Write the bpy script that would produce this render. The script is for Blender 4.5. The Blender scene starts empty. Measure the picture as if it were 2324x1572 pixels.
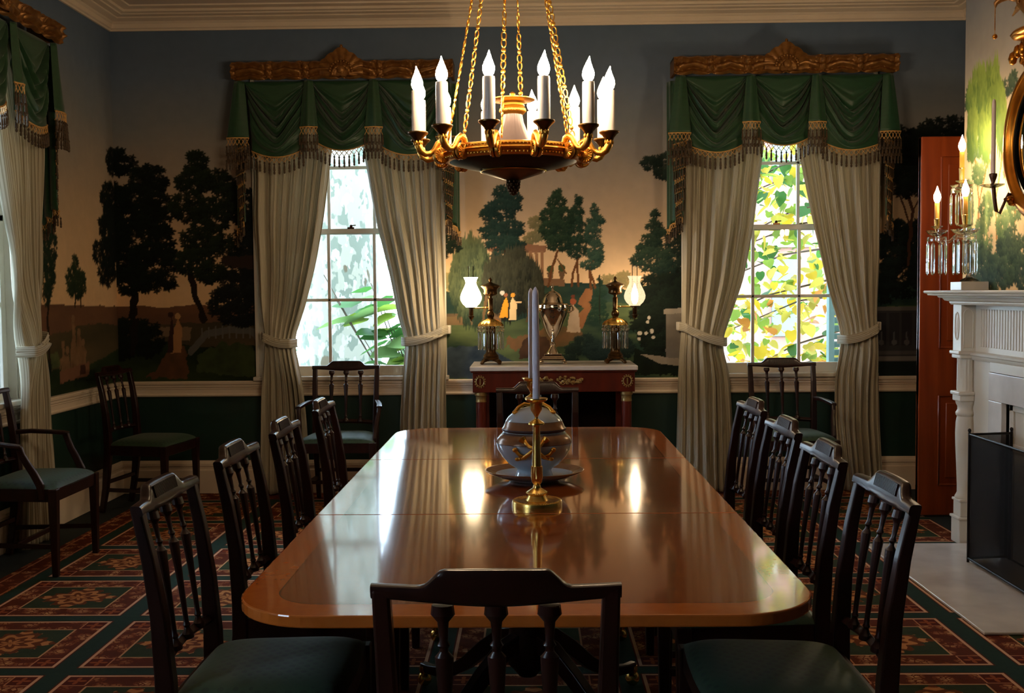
import bpy, bmesh, math, random
import numpy as np
from mathutils import Vector, Matrix
SC = bpy.context.scene
COL = SC.collection
PI = math.pi
rnd = random.Random(7)

# ------------------------------------------------------------------ colour
def lin(c):
    c = c / 255.0
    return c / 12.92 if c <= 0.04045 else ((c + 0.055) / 1.055) ** 2.4
def rgb(r, g, b):
    return (lin(r), lin(g), lin(b), 1.0)

# ------------------------------------------------------------------ node helper
class G:
    """small expression builder on a node tree"""
    def __init__(s, nt): s.nt = nt
    def node(s, t, **k):
        n = s.nt.nodes.new(t)
        for a, b in k.items(): setattr(n, a, b)
        return n
    def put(s, sock, v):
        if hasattr(v, 'is_linked'): s.nt.links.new(v, sock)
        elif v is not None: sock.default_value = v
    def m(s, op, a, b=None, c=None):
        n = s.node('ShaderNodeMath', operation=op)
        for i, v in enumerate((a, b, c)):
            if v is not None: s.put(n.inputs[i], v)
        return n.outputs[0]
    def mix(s, f, a, b):
        n = s.node('ShaderNodeMix', data_type='RGBA')
        s.put(n.inputs[0], f); s.put(n.inputs[6], a); s.put(n.inputs[7], b)
        return n.outputs[2]
    def noise(s, vec, scale, detail=3, rough=.5):
        n = s.node('ShaderNodeTexNoise')
        s.put(n.inputs['Vector'], vec); n.inputs['Scale'].default_value = scale
        n.inputs['Detail'].default_value = detail; n.inputs['Roughness'].default_value = rough
        return n.outputs[0]
    def mapv(s, vec, sc=(1, 1, 1), rot=(0, 0, 0)):
        n = s.node('ShaderNodeMapping'); s.put(n.inputs[0], vec)
        n.inputs['Scale'].default_value = sc; n.inputs['Rotation'].default_value = rot
        return n.outputs[0]
    def obj(s): return s.node('ShaderNodeTexCoord').outputs['Object']
    def xyz(s, v):
        n = s.node('ShaderNodeSeparateXYZ'); s.put(n.inputs[0], v); return n.outputs
    def gt(s, a, b): return s.m('GREATER_THAN', a, b)
    def lt(s, a, b): return s.m('LESS_THAN', a, b)
    def bump(s, h, strength=.3, dist=.01):
        n = s.node('ShaderNodeBump'); s.put(n.inputs['Height'], h)
        n.inputs['Strength'].default_value = strength; n.inputs['Distance'].default_value = dist
        return n.outputs[0]
    def ramp(s, f, stops):
        n = s.node('ShaderNodeValToRGB'); s.put(n.inputs[0], f)
        e = n.color_ramp.elements
        while len(e) < len(stops): e.new(.5)
        for i, (p, c) in enumerate(stops): e[i].position = p; e[i].color = c
        return n.outputs[0]

def new_mat(name):
    m = bpy.data.materials.new(name); m.use_nodes = True
    nt = m.node_tree; b = nt.nodes['Principled BSDF']
    return m, G(nt), b

def mat(name, c1, rough=.5, metal=0, c2=None, scale=8, stretch=(1, 1, 1), coat=0, spec=None, bump=0, bscale=None, sheen=0, trans=0, ior=None, detail=4):
    """principled surface whose colour drifts between two tones along procedural noise"""
    m, g, b = new_mat(name)
    v = g.mapv(g.obj(), stretch)
    if c2 is not None:
        n = g.noise(v, scale, detail)
        n2 = g.m('MULTIPLY_ADD', n, 1.8, -.4)
        col = g.mix(g.m('MAXIMUM', g.m('MINIMUM', n2, 1.0), 0.0), c1, c2)
        g.put(b.inputs['Base Color'], col)
    else: b.inputs['Base Color'].default_value = c1
    b.inputs['Roughness'].default_value = rough; b.inputs['Metallic'].default_value = metal
    if coat: b.inputs['Coat Weight'].default_value = coat; b.inputs['Coat Roughness'].default_value = .12
    if spec is not None: b.inputs['Specular IOR Level'].default_value = spec
    if sheen: b.inputs['Sheen Weight'].default_value = sheen
    if trans: b.inputs['Transmission Weight'].default_value = trans
    if ior: b.inputs['IOR'].default_value = ior
    if bump:
        g.put(b.inputs['Normal'], g.bump(g.noise(v, bscale or scale * 3, 3), bump, .004))
    return m

def emit(name, col, strength):
    m = bpy.data.materials.new(name); m.use_nodes = True
    nt = m.node_tree; nt.nodes.clear()
    e = nt.nodes.new('ShaderNodeEmission'); o = nt.nodes.new('ShaderNodeOutputMaterial')
    e.inputs[0].default_value = col; e.inputs[1].default_value = strength
    nt.links.new(e.outputs[0], o.inputs[0]); return m

# ------------------------------------------------------------------ mesh builder
def lerp(a, b, t): return a + (b - a) * t
def interp(tab, z):
    """piecewise-linear lookup in a list of (z, value), any order"""
    t = sorted(tab)
    if z <= t[0][0]: return t[0][1]
    for (a, va), (b, vb) in zip(t, t[1:]):
        if z <= b:
            k = (z - a) / (b - a); return va + (vb - va) * k
    return t[-1][1]

class MB:
    def __init__(s): s.v = []; s.f = []; s.mi = []; s.m = 0; s.uv = {}
    def add(s, vs, fs):
        o = len(s.v); s.v.extend(tuple(p) for p in vs)
        for f in fs: s.f.append(tuple(i + o for i in f)); s.mi.append(s.m)
        return o
    def xf(s, M, start=0):
        for i in range(start, len(s.v)): s.v[i] = tuple(M @ Vector(s.v[i]))
    def box(s, x0, x1, y0, y1, z0, z1):
        s.add([(x, y, z) for z in (z0, z1) for y in (y0, y1) for x in (x0, x1)],
              [(0, 2, 3, 1), (4, 5, 7, 6), (0, 1, 5, 4), (2, 6, 7, 3), (0, 4, 6, 2), (1, 3, 7, 5)])
    def cbox(s, c, d): s.box(c[0]-d[0]/2, c[0]+d[0]/2, c[1]-d[1]/2, c[1]+d[1]/2, c[2]-d[2]/2, c[2]+d[2]/2)
    def grid(s, fn, nu, nv, closed=False, uvs=None):
        vs = [fn(i / nu, j / nv) for j in range(nv + 1) for i in range(nu + (0 if closed else 1))]
        w = nu if closed else nu + 1
        fs = []
        for j in range(nv):
            for i in range(nu):
                a = j * w + i; b = j * w + (i + 1) % w
                fs.append((a, b, b + w, a + w))
        o = s.add(vs, fs)
        if uvs:
            for j in range(nv + 1):
                for i in range(w): s.uv[o + j * w + i] = uvs(i / nu, j / nv)
    def lathe(s, prof, n=32, c=(0, 0, 0), rib=None, M=None):
        """prof: (radius, z) bottom to top; rib: (count, depth, z0, z1) flutes"""
        st = len(s.v); vs = []
        for r, z in prof:
            for i in range(n):
                a = 2 * PI * i / n; rr = r
                if rib and rib[2] <= z <= rib[3]: rr = r * (1 + rib[1] * math.cos(rib[0] * a))
                vs.append((rr * math.cos(a), rr * math.sin(a), z))
        fs = []
        for j in range(len(prof) - 1):
            for i in range(n):
                a = j * n + i; b = j * n + (i + 1) % n
                fs.append((a, b, b + n, a + n))
        if prof[0][0] > 1e-5: fs.append(tuple(range(n - 1, -1, -1)))
        if prof[-1][0] > 1e-5: fs.append(tuple((len(prof) - 1) * n + i for i in range(n)))
        s.add(vs, fs)
        if M is not None: s.xf(M, st)
        if c != (0, 0, 0): s.xf(Matrix.Translation(c), st)
    def tube(s, pts, rad, n=8, cap=True, flat=None):
        pts = [Vector(p) for p in pts]
        if not hasattr(rad, '__len__'): rad = [rad] * len(pts)
        vs = []; up = None
        for i, p in enumerate(pts):
            t = (pts[min(i + 1, len(pts) - 1)] - pts[max(i - 1, 0)]).normalized()
            if up is None:
                up = Vector((0, 0, 1)) if abs(t.z) < .9 else Vector((1, 0, 0))
            sd = t.cross(up).normalized(); up = sd.cross(t).normalized()
            for k in range(n):
                a = 2 * PI * k / n
                vs.append(p + sd * (math.cos(a) * rad[i]) + up * (math.sin(a) * rad[i] * (flat or 1)))
        fs = []
        for j in range(len(pts) - 1):
            for i in range(n):
                a = j * n + i; b = j * n + (i + 1) % n
                fs.append((a, b, b + n, a + n))
        if cap:
            fs.append(tuple(range(n - 1, -1, -1))); fs.append(tuple((len(pts) - 1) * n + i for i in range(n)))
        s.add(vs, fs)
    def beam(s, pts, ws, ds, side=(1, 0, 0)):
        """rectangular section swept along pts; ws along side, ds across it"""
        pts = [Vector(p) for p in pts]; sd = Vector(side).normalized()
        if not hasattr(ws, '__len__'): ws = [ws] * len(pts)
        if not hasattr(ds, '__len__'): ds = [ds] * len(pts)
        vs = []
        for i, p in enumerate(pts):
            t = (pts[min(i + 1, len(pts) - 1)] - pts[max(i - 1, 0)]).normalized()
            dn = t.cross(sd).normalized()
            for a, b in ((-1, -1), (1, -1), (1, 1), (-1, 1)):
                vs.append(p + sd * (a * ws[i] / 2) + dn * (b * ds[i] / 2))
        fs = []
        for j in range(len(pts) - 1):
            for i in range(4):
                a = j * 4 + i; b = j * 4 + (i + 1) % 4
                fs.append((a, b, b + 4, a + 4))
        fs.append((3, 2, 1, 0)); k = (len(pts) - 1) * 4; fs.append((k, k + 1, k + 2, k + 3))
        s.add(vs, fs)
    def prism(s, poly, a, b, axis='y'):
        def P(u, v, w): return {'y': (u, w, v), 'x': (w, u, v), 'z': (u, v, w)}[axis]
        n = len(poly)
        vs = [P(u, v, a) for u, v in poly] + [P(u, v, b) for u, v in poly]
        fs = [tuple(range(n)), tuple(range(2 * n - 1, n - 1, -1))]
        fs += [(i, (i + 1) % n, n + (i + 1) % n, n + i) for i in range(n)]
        s.add(vs, fs)
    def sweep_profile(s, prof, path_fn):
        """prof list of (out, z); path_fn(out, z) -> list of points"""
        rows = [path_fn(o, z) for o, z in prof]; n = len(rows[0])
        vs = [p for r in rows for p in r]
        s.add(vs, [(j*n+i, j*n+i+1, (j+1)*n+i+1, (j+1)*n+i) for j in range(len(rows)-1) for i in range(n-1)])
    def ball(s, c, r, n=12):
        if not hasattr(r, '__len__'): r = (r, r, r)
        h = max(4, n // 2)
        st = len(s.v)
        s.lathe([(math.sin(PI * j / h), -math.cos(PI * j / h)) for j in range(h + 1)], n)
        s.xf(Matrix.Translation(c) @ Matrix.Diagonal((r[0], r[1], r[2], 1)), st)
    def build(s, name, mats, parent=None, world=False, bevel=0, smooth=40, weld=True, solid=0):
        me = bpy.data.meshes.new(name)
        off = Vector(parent.location) if (world and parent) else Vector((0, 0, 0))
        if world and parent and parent.parent: off = off + Vector(parent.parent.location)
        me.from_pydata([tuple(Vector(v) - off) for v in s.v], [], s.f)
        if not isinstance(mats, (list, tuple)): mats = [mats]
        for m in mats: me.materials.append(m)
        if len(mats) > 1: me.polygons.foreach_set('material_index', s.mi)
        if s.uv:
            l = me.uv_layers.new(name='UVMap')
            idx = [0] * len(me.loops); me.loops.foreach_get('vertex_index', idx)
            fl = []
            for i in idx: fl.extend(s.uv.get(i, (0, 0)))
            l.data.foreach_set('uv', fl)
        bm = bmesh.new(); bm.from_mesh(me)
        if weld: bmesh.ops.remove_doubles(bm, verts=bm.verts, dist=2e-5)
        bmesh.ops.recalc_face_normals(bm, faces=bm.faces)
        bm.to_mesh(me); bm.free()
        if smooth:
            me.polygons.foreach_set('use_smooth', [True] * len(me.polygons))
            me.set_sharp_from_angle(angle=math.radians(smooth))
        o = bpy.data.objects.new(name, me); COL.objects.link(o)
        if parent: o.parent = parent
        if solid:
            d = o.modifiers.new('thickness', 'SOLIDIFY'); d.thickness = solid; d.offset = 0
        if bevel:
            d = o.modifiers.new('edge', 'BEVEL'); d.width = bevel; d.segments = 2; d.limit_method = 'ANGLE'; d.angle_limit = math.radians(40)
        return o

def thing(name, label, cat, loc=(0, 0, 0), rz=0, group=None):
    o = bpy.data.objects.new(name, None); COL.objects.link(o)
    o.location = loc; o.rotation_euler = (0, 0, rz); o.empty_display_size = .1
    o['label'] = label; o['category'] = cat
    if group: o['group'] = group
    return o
def tag(o, label, cat, group=None, kind=None):
    o['label'] = label; o['category'] = cat
    if group: o['group'] = group
    if kind: o['kind'] = kind
    return o
def struct(o): o['kind'] = 'structure'; return o
def kids(o): return [c for c in bpy.data.objects if c.parent == o]
def dup(o, loc=None, rz=None, label=None, parent=None):
    c = o.copy(); COL.objects.link(c)
    if parent is not None: c.parent = parent
    if loc is not None: c.location = loc
    if rz is not None: c.rotation_euler = (0, 0, rz)
    if label: c['label'] = label
    for ch in kids(o):
        if ch is not c: dup(ch, parent=c)
    return c

# ------------------------------------------------------------------ materials
M = {}
M['wood'] = mat('dark_mahogany', rgb(46, 18, 13), .33, c2=rgb(24, 10, 8), scale=5, stretch=(6, 6, 1), coat=.12, spec=.32)
M['redwood'] = mat('red_mahogany', rgb(108, 36, 18), .3, c2=rgb(72, 22, 12), scale=4, stretch=(5, 5, .8), coat=.4)
M['doorwood'] = mat('door_mahogany', rgb(158, 70, 28), .28, c2=rgb(118, 46, 18), scale=3, stretch=(7, 7, .6), coat=.4)
M['white'] = mat('white_paint', rgb(226, 218, 204), .45, c2=rgb(212, 203, 188), scale=3)
M['cream'] = mat('cream_plaster', rgb(244, 226, 204), .55, c2=rgb(236, 216, 192), scale=4)
M['ceil'] = mat('ceiling_paint', rgb(222, 204, 188), .8, c2=rgb(214, 196, 180), scale=2)
M['dado'] = mat('green_dado_paint', rgb(20, 54, 43), .5, c2=rgb(15, 43, 35), scale=3)
M['marble'] = mat('white_marble', rgb(232, 224, 216), .22, c2=rgb(198, 190, 184), scale=5, detail=8)
M['gold'] = mat('gilt_bronze', rgb(238, 182, 84), .36, 1, c2=rgb(206, 142, 54), scale=20)
M['brass'] = mat('polished_brass', rgb(240, 200, 116), .27, 1, c2=rgb(220, 174, 88), scale=16)
M['cupbrass'] = mat('dark_brass', rgb(120, 88, 46), .3, .9, c2=rgb(90, 64, 32), scale=24)  # darker brown brass tone of the chandelier cups and lower dish
M['darkbronze'] = mat('dark_bronze', rgb(62, 44, 26), .28, .85, c2=rgb(104, 72, 36), scale=24)
M['giltwood'] = mat('carved_giltwood', rgb(164, 114, 54), .38, .5, c2=rgb(108, 68, 30), scale=26, bump=.25, bscale=60)
M['mirrorgilt'] = mat('burnished_gilt', rgb(206, 136, 40), .28, .85, c2=rgb(160, 92, 22), scale=10)
M['oldgilt'] = mat('antique_gilt_mount', rgb(178, 150, 96), .4, .6, c2=rgb(140, 112, 66), scale=40)
M['silver'] = mat('polished_silver', rgb(226, 214, 196), .08, 1, c2=rgb(206, 192, 172), scale=6)
M['green_silk'] = mat('green_silk', rgb(36, 80, 48), .42, c2=rgb(28, 66, 40), scale=14, sheen=.3, stretch=(1, 1, 4))
M['black'] = mat('black_japanned', rgb(9, 9, 9), .34, c2=rgb(13, 12, 12), scale=6, spec=.12)
M['pewter'] = mat('lavender_lacquer', rgb(112, 96, 92), .38, .3, c2=rgb(92, 78, 76), scale=8)
M['wax'] = mat('candle_wax', rgb(224, 220, 232), .35, c2=rgb(214, 210, 224), scale=4)
M['waxpink'] = mat('pink_candle_wax', rgb(246, 218, 200), .4, c2=rgb(238, 208, 190), scale=4)
M['tube'] = mat('candle_tube', rgb(240, 230, 220), .4, c2=rgb(232, 220, 208), scale=5)
M['tubegold'] = mat('beeswax_tube', rgb(214, 160, 66), .45, c2=rgb(196, 142, 54), scale=5)
M['porcelain'] = mat('blue_white_porcelain', rgb(196, 214, 230), .1, c2=rgb(186, 204, 222), scale=3, coat=.6)
M['tan'] = mat('tan_gilt_band', rgb(160, 118, 84), .25, .2, c2=rgb(136, 96, 66), scale=30)
M['navy'] = mat('dark_painted_line', rgb(58, 44, 60), .35, c2=rgb(80, 58, 48), scale=40)
M['iron'] = mat('blackened_iron', rgb(20, 17, 17), .45, .6, c2=rgb(34, 26, 24), scale=20)
M['cupbronze'] = mat('sconce_bronze', rgb(70, 48, 34), .45, .6, c2=rgb(96, 66, 42), scale=20)
M['darkfelt'] = mat('dark_green_felt', rgb(26, 36, 30), .95, c2=rgb(20, 29, 25), scale=60)
M['tassel'] = mat('tassel_thread', rgb(88, 66, 38), .6, c2=rgb(52, 40, 26), scale=60)
M['trellis'] = mat('gold_trellis_braid', rgb(222, 174, 104), .6, c2=rgb(198, 146, 80), scale=50)
M['mirrorglass'] = mat('dark_mirror_glass', rgb(150, 140, 130), .03, 1)
M['darkglass'] = mat('dark_pier_glass', rgb(40, 30, 28), .12, .6)
M['shutter'] = mat('grey_green_shutter', rgb(108, 136, 132), .6, c2=rgb(98, 124, 120), scale=4)

def bulb_mat(name, s): return emit(name, (1.0, .74, .46, 1), s)
M['bulb'] = bulb_mat('lit_flame_bulb', 132)
M['bulb2'] = bulb_mat('lit_mantel_bulb', 130)
M['shadeA'] = emit('lit_opal_shade', (1.0, .74, .44, 1), 20.0)

def mk_shadeB():
    m = bpy.data.materials.new('lit_etched_shade'); m.use_nodes = True
    g = G(m.node_tree); m.node_tree.nodes.clear()
    e = g.node('ShaderNodeEmission'); v = g.obj()
    vor = g.node('ShaderNodeTexVoronoi'); g.put(vor.inputs['Vector'], v); vor.inputs['Scale'].default_value = 60
    c = g.mix(g.lt(vor.outputs[0], .25), (1, .76, .44, 1), (.78, .55, .30, 1))
    g.put(e.inputs[0], c); e.inputs[1].default_value = .85
    t = g.node('ShaderNodeBsdfTransparent'); mx = g.node('ShaderNodeMixShader'); mx.inputs[0].default_value = .42
    o = g.node('ShaderNodeOutputMaterial'); L = m.node_tree.links
    L.new(e.outputs[0], mx.inputs[1]); L.new(t.outputs[0], mx.inputs[2]); L.new(mx.outputs[0], o.inputs[0])
    return m
M['shadeB'] = mk_shadeB()

def mk_pane():
    m = bpy.data.materials.new('window_pane_glass'); m.use_nodes = True
    nt = m.node_tree; nt.nodes.clear(); g = G(nt)
    t = g.node('ShaderNodeBsdfTransparent'); t.inputs[0].default_value = (.94, .96, .96, 1)
    gl = g.node('ShaderNodeBsdfGlossy'); gl.inputs['Roughness'].default_value = .02
    f = g.node('ShaderNodeFresnel'); f.inputs[0].default_value = 1.35
    mx = g.node('ShaderNodeMixShader'); o = g.node('ShaderNodeOutputMaterial')
    nt.links.new(f.outputs[0], mx.inputs[0]); nt.links.new(t.outputs[0], mx.inputs[1]); nt.links.new(gl.outputs[0], mx.inputs[2])
    nt.links.new(mx.outputs[0], o.inputs[0]); return m
M['pane'] = mk_pane()

def mk_crystal():
    m = bpy.data.materials.new('cut_crystal'); m.use_nodes = True
    nt = m.node_tree; nt.nodes.clear(); g = G(nt)
    gs = g.node('ShaderNodeBsdfGlass'); gs.inputs['IOR'].default_value = 1.52; gs.inputs['Roughness'].default_value = 0.0
    t = g.node('ShaderNodeBsdfTransparent'); t.inputs[0].default_value = (.97, .97, .97, 1)
    mx = g.node('ShaderNodeMixShader'); mx.inputs[0].default_value = .10; o = g.node('ShaderNodeOutputMaterial')
    nt.links.new(gs.outputs[0], mx.inputs[1]); nt.links.new(t.outputs[0], mx.inputs[2]); nt.links.new(mx.outputs[0], o.inputs[0]); return m
M['crystal'] = mk_crystal()

def mk_gauze():
    m = bpy.data.materials.new('black_wire_gauze'); m.use_nodes = True
    nt = m.node_tree; nt.nodes.clear(); g = G(nt)
    d = g.node('ShaderNodeBsdfPrincipled'); d.inputs['Base Color'].default_value = rgb(14, 11, 12); d.inputs['Roughness'].default_value = .8; d.inputs['Specular IOR Level'].default_value = .12
    t = g.node('ShaderNodeBsdfTransparent'); mx = g.node('ShaderNodeMixShader'); o = g.node('ShaderNodeOutputMaterial')
    v = g.xyz(g.obj())
    hz = g.gt(g.m('FRACT', g.m('MULTIPLY', v[2], 700)), .58)
    hy = g.gt(g.m('FRACT', g.m('MULTIPLY', g.m('ADD', v[0], v[1]), 700)), .58)
    mx.inputs[0].default_value = .5
    hole = g.m('MULTIPLY', hz, hy)
    g.put(mx.inputs[0], hole)
    nt.links.new(d.outputs[0], mx.inputs[1]); nt.links.new(t.outputs[0], mx.inputs[2]); nt.links.new(mx.outputs[0], o.inputs[0]); return m
M['gauze'] = mk_gauze()

def mk_curtain():
    m, g, b = new_mat('ticking_stripe_curtain')
    uv = g.node('ShaderNodeTexCoord').outputs['UV']; u = g.xyz(uv)[0]
    st = g.gt(g.m('FRACT', g.m('MULTIPLY', u, 58.0)), .55)
    col = g.mix(st, rgb(212, 204, 182), rgb(176, 164, 138))
    g.put(b.inputs['Base Color'], col); b.inputs['Roughness'].default_value = .75; b.inputs['Sheen Weight'].default_value = .15
    nt = m.node_tree; o = nt.nodes['Material Output']
    t = g.node('ShaderNodeBsdfTranslucent'); g.put(t.inputs[0], col)
    mx = g.node('ShaderNodeMixShader'); mx.inputs[0].default_value = .22
    nt.links.new(b.outputs[0], mx.inputs[1]); nt.links.new(t.outputs[0], mx.inputs[2]); nt.links.new(mx.outputs[0], o.inputs[0]); return m
M['curtain'] = mk_curtain()

def mk_damask(name, c1, c2):
    m, g, b = new_mat(name)
    v = g.obj(); vv = g.mapv(v, (38, 38, 38), (0, 0, PI / 4))
    ch = g.node('ShaderNodeTexVoronoi'); g.put(ch.inputs['Vector'], vv); ch.inputs['Scale'].default_value = 1; ch.inputs['Randomness'].default_value = 0
    f = g.lt(ch.outputs[0], .36)
    g.put(b.inputs['Base Color'], g.mix(f, c1, c2)); b.inputs['Roughness'].default_value = .6
    b.inputs['Sheen Weight'].default_value = .08
    g.put(b.inputs['Normal'], g.bump(ch.outputs[0], .25, .002)); return m
M['damask'] = mk_damask('green_damask', rgb(38, 64, 42), rgb(28, 50, 34))

def mk_table():
    m, g, b = new_mat('table_mahogany')
    v = g.obj(); x, y, z = g.xyz(v)
    n1 = g.noise(g.mapv(v, (1.2, 16, 4)), 3, 6, .6)
    n2 = g.noise(g.mapv(v, (.5, 1.6, 1)), 2.2, 3)
    body = g.mix(n2, g.mix(n1, rgb(146, 72, 28), rgb(104, 48, 17)), g.mix(n1, rgb(164, 86, 34), rgb(118, 56, 20)))
    band = g.mix(g.noise(g.mapv(v, (6, 6, 6)), 5, 3), rgb(190, 100, 36), rgb(164, 80, 27))
    qx = g.m('SUBTRACT', g.m('ABSOLUTE', x), .657 - .20); qy = g.m('SUBTRACT', g.m('ABSOLUTE', y), 1.575 - .20)
    ax = g.m('MAXIMUM', qx, 0.0); ay = g.m('MAXIMUM', qy, 0.0)
    d = g.m('SUBTRACT', g.m('SQRT', g.m('ADD', g.m('MULTIPLY', ax, ax), g.m('MULTIPLY', ay, ay))), .20)
    d = g.m('ADD', d, g.m('MINIMUM', g.m('MAXIMUM', qx, qy), 0.0))
    col = g.mix(g.gt(d, -.085), body, band)
    ln = g.m('MULTIPLY', g.gt(d, -.088), g.lt(d, -.085))
    col = g.mix(ln, col, rgb(60, 26, 12))
    g.put(b.inputs['Base Color'], col)
    g.put(b.inputs['Roughness'], g.m('MULTIPLY_ADD', n2, .05, .075))
    b.inputs['Coat Weight'].default_value = .5; b.inputs['Coat Roughness'].default_value = .05
    b.inputs['Specular IOR Level'].default_value = .5
    return m
M['table'] = mk_table()

def mk_carpet():
    m, g, b = new_mat('patterned_carpet')
    v = g.obj(); x, y, z = g.xyz(v)
    PX, PY = .72, .66
    cu = g.m('MULTIPLY', g.m('FRACT', g.m('DIVIDE', g.m('ADD', x, 1.80 + 7.2), PX)), PX)
    cv = g.m('MULTIPLY', g.m('FRACT', g.m('DIVIDE', g.m('ADD', y, -3.94 + 6.6), PY)), PY)
    du = g.m('MINIMUM', cu, g.m('SUBTRACT', PX, cu)); dv = g.m('MINIMUM', cv, g.m('SUBTRACT', PY, cv))
    ex = g.m('SUBTRACT', du, .042); ey = g.m('SUBTRACT', dv, .036)
    e = g.m('MINIMUM', ex, ey)
    green = g.mix(g.noise(v, 40, 3), rgb(42, 62, 50), rgb(33, 50, 42))
    nl = g.noise(g.mapv(v, (1, 1, 1)), 26, 4, .6)
    vo = g.node('ShaderNodeTexVoronoi'); g.put(vo.inputs['Vector'], g.mapv(v, (13, 15, 1))); vo.inputs['Scale'].default_value = 1
    vo2 = g.node('ShaderNodeTexVoronoi'); g.put(vo2.inputs['Vector'], g.mapv(v, (46, 46, 1))); vo2.inputs['Scale'].default_value = 1
    vo2.feature = 'DISTANCE_TO_EDGE'
    leaf = g.gt(g.m('ADD', g.m('SUBTRACT', .5, vo.outputs[0]), g.m('MULTIPLY_ADD', nl, .5, -.25)), -.02)
    vein = g.lt(vo2.outputs[0], .09)
    red = g.mix(nl, rgb(106, 48, 26), rgb(72, 30, 16))
    lf = g.mix(vein, g.mix(g.m('MINIMUM', g.m('MULTIPLY', vo.outputs[0], 2.1), 1.0), rgb(222, 168, 112), rgb(128, 66, 36)), rgb(100, 44, 24))
    band = g.mix(leaf, red, lf)
    # corner squares with a four-petal flower
    kx = g.m('SUBTRACT', ex, .062); ky = g.m('SUBTRACT', ey, .062)
    rr = g.m('SQRT', g.m('ADD', g.m('MULTIPLY', kx, kx), g.m('MULTIPLY', ky, ky)))
    an = g.m('ARCTAN2', ky, kx)
    pet = g.lt(rr, g.m('MULTIPLY_ADD', g.m('COSINE', g.m('MULTIPLY', an, 4)), .014, .022))
    sq = g.m('MULTIPLY', g.lt(ex, .108), g.lt(ey, .108))
    band = g.mix(sq, band, g.mix(pet, rgb(84, 28, 16), rgb(150, 78, 40)))
    sqe = g.m('MAXIMUM', g.m('MULTIPLY', g.lt(g.m('ABSOLUTE', g.m('SUBTRACT', ex, .108)), .003), g.lt(ey, .108)),
              g.m('MULTIPLY', g.lt(g.m('ABSOLUTE', g.m('SUBTRACT', ey, .108)), .003), g.lt(ex, .108)))
    band = g.mix(sqe, band, rgb(190, 124, 84))
    # centre field with a leafy rosette
    mx = g.m('DIVIDE', g.m('SUBTRACT', cu, PX / 2) , .186); my = g.m('DIVIDE', g.m('SUBTRACT', cv, PY / 2), .164)
    r = g.m('SQRT', g.m('ADD', g.m('MULTIPLY', mx, mx), g.m('MULTIPLY', my, my))); a = g.m('ARCTAN2', my, mx)
    edge = g.m('ADD', g.m('MULTIPLY_ADD', g.m('COSINE', g.m('MULTIPLY', a, 4)), .14, .80), g.m('MULTIPLY', g.m('COSINE', g.m('MULTIPLY', a, 12)), .10))
    edge = g.m('ADD', edge, g.m('MULTIPLY_ADD', nl, .5, -.25))
    ros = g.lt(r, edge)
    rings = g.m('SINE', g.m('ADD', g.m('MULTIPLY', r, 16), g.m('MULTIPLY', g.m('COSINE', g.m('MULTIPLY', a, 8)), 1.6)))
    rc = g.mix(g.gt(g.m('ADD', rings, g.m('MULTIPLY_ADD', nl, 2.4, -1.2)), 0.1), rgb(104, 54, 26), rgb(186, 124, 72))
    field = g.mix(ros, g.mix(nl, rgb(58, 66, 40), rgb(36, 48, 32)), rc)
    ei = g.m('SUBTRACT', e, .115)
    col = g.mix(g.gt(ei, .008), g.mix(g.gt(ei, 0.0), band, rgb(200, 150, 106)), field)
    line = g.m('MULTIPLY', g.gt(e, .006), g.lt(e, .019))
    col = g.mix(line, col, rgb(214, 164, 128))
    col = g.mix(g.lt(e, .006), col, rgb(92, 34, 20))
    col = g.mix(g.lt(e, 0.0), col, green)
    # border band along the long sides
    ax = g.m('ABSOLUTE', x)
    bb = g.m('MULTIPLY', g.gt(ax, 2.545), g.lt(ax, 2.70))
    bl = g.lt(g.m('ABSOLUTE', g.m('SUBTRACT', g.m('ABSOLUTE', g.m('SUBTRACT', ax, 2.612)), .055)), .005)
    col = g.mix(bb, col, g.mix(bl, g.mix(leaf, red, lf), rgb(176, 112, 76)))
    yb = g.gt(y, 7.30)
    col = g.mix(yb, col, g.mix(leaf, red, lf))
    g.put(b.inputs['Base Color'], col); b.inputs['Roughness'].default_value = .95
    b.inputs['Specular IOR Level'].default_value = .1
    g.put(b.inputs['Normal'], g.bump(g.noise(v, 400, 1), .3, .003)); return m
M['carpet'] = mk_carpet()

def mk_attr(name, rough=.85, attr='Paint', bump=True):
    m, g, b = new_mat(name)
    a = g.node('ShaderNodeAttribute'); a.attribute_name = attr
    n = g.noise(g.obj(), 14, 4)
    c = g.node('ShaderNodeHueSaturation'); g.put(c.inputs['Color'], a.outputs['Color']); g.put(c.inputs['Value'], g.m('MULTIPLY_ADD', n, .2, .9))
    g.put(b.inputs['Base Color'], c.outputs[0]); b.inputs['Roughness'].default_value = rough; b.inputs['Specular IOR Level'].default_value = .2
    return m
M['mural'] = mk_attr('scenic_wallpaper')

def mk_leaf():
    m, g, b = new_mat('autumn_leaf')
    a = g.node('ShaderNodeAttribute'); a.attribute_name = 'Paint'
    g.put(b.inputs['Base Color'], a.outputs['Color']); b.inputs['Roughness'].default_value = .6
    t = g.node('ShaderNodeBsdfTranslucent'); g.put(t.inputs[0], a.outputs['Color'])
    mx = g.node('ShaderNodeMixShader'); mx.inputs[0].default_value = .5; nt = m.node_tree
    nt.links.new(b.outputs[0], mx.inputs[1]); nt.links.new(t.outputs[0], mx.inputs[2]); nt.links.new(mx.outputs[0], nt.nodes['Material Output'].inputs[0]); return m
M['leaf'] = mk_leaf()

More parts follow.
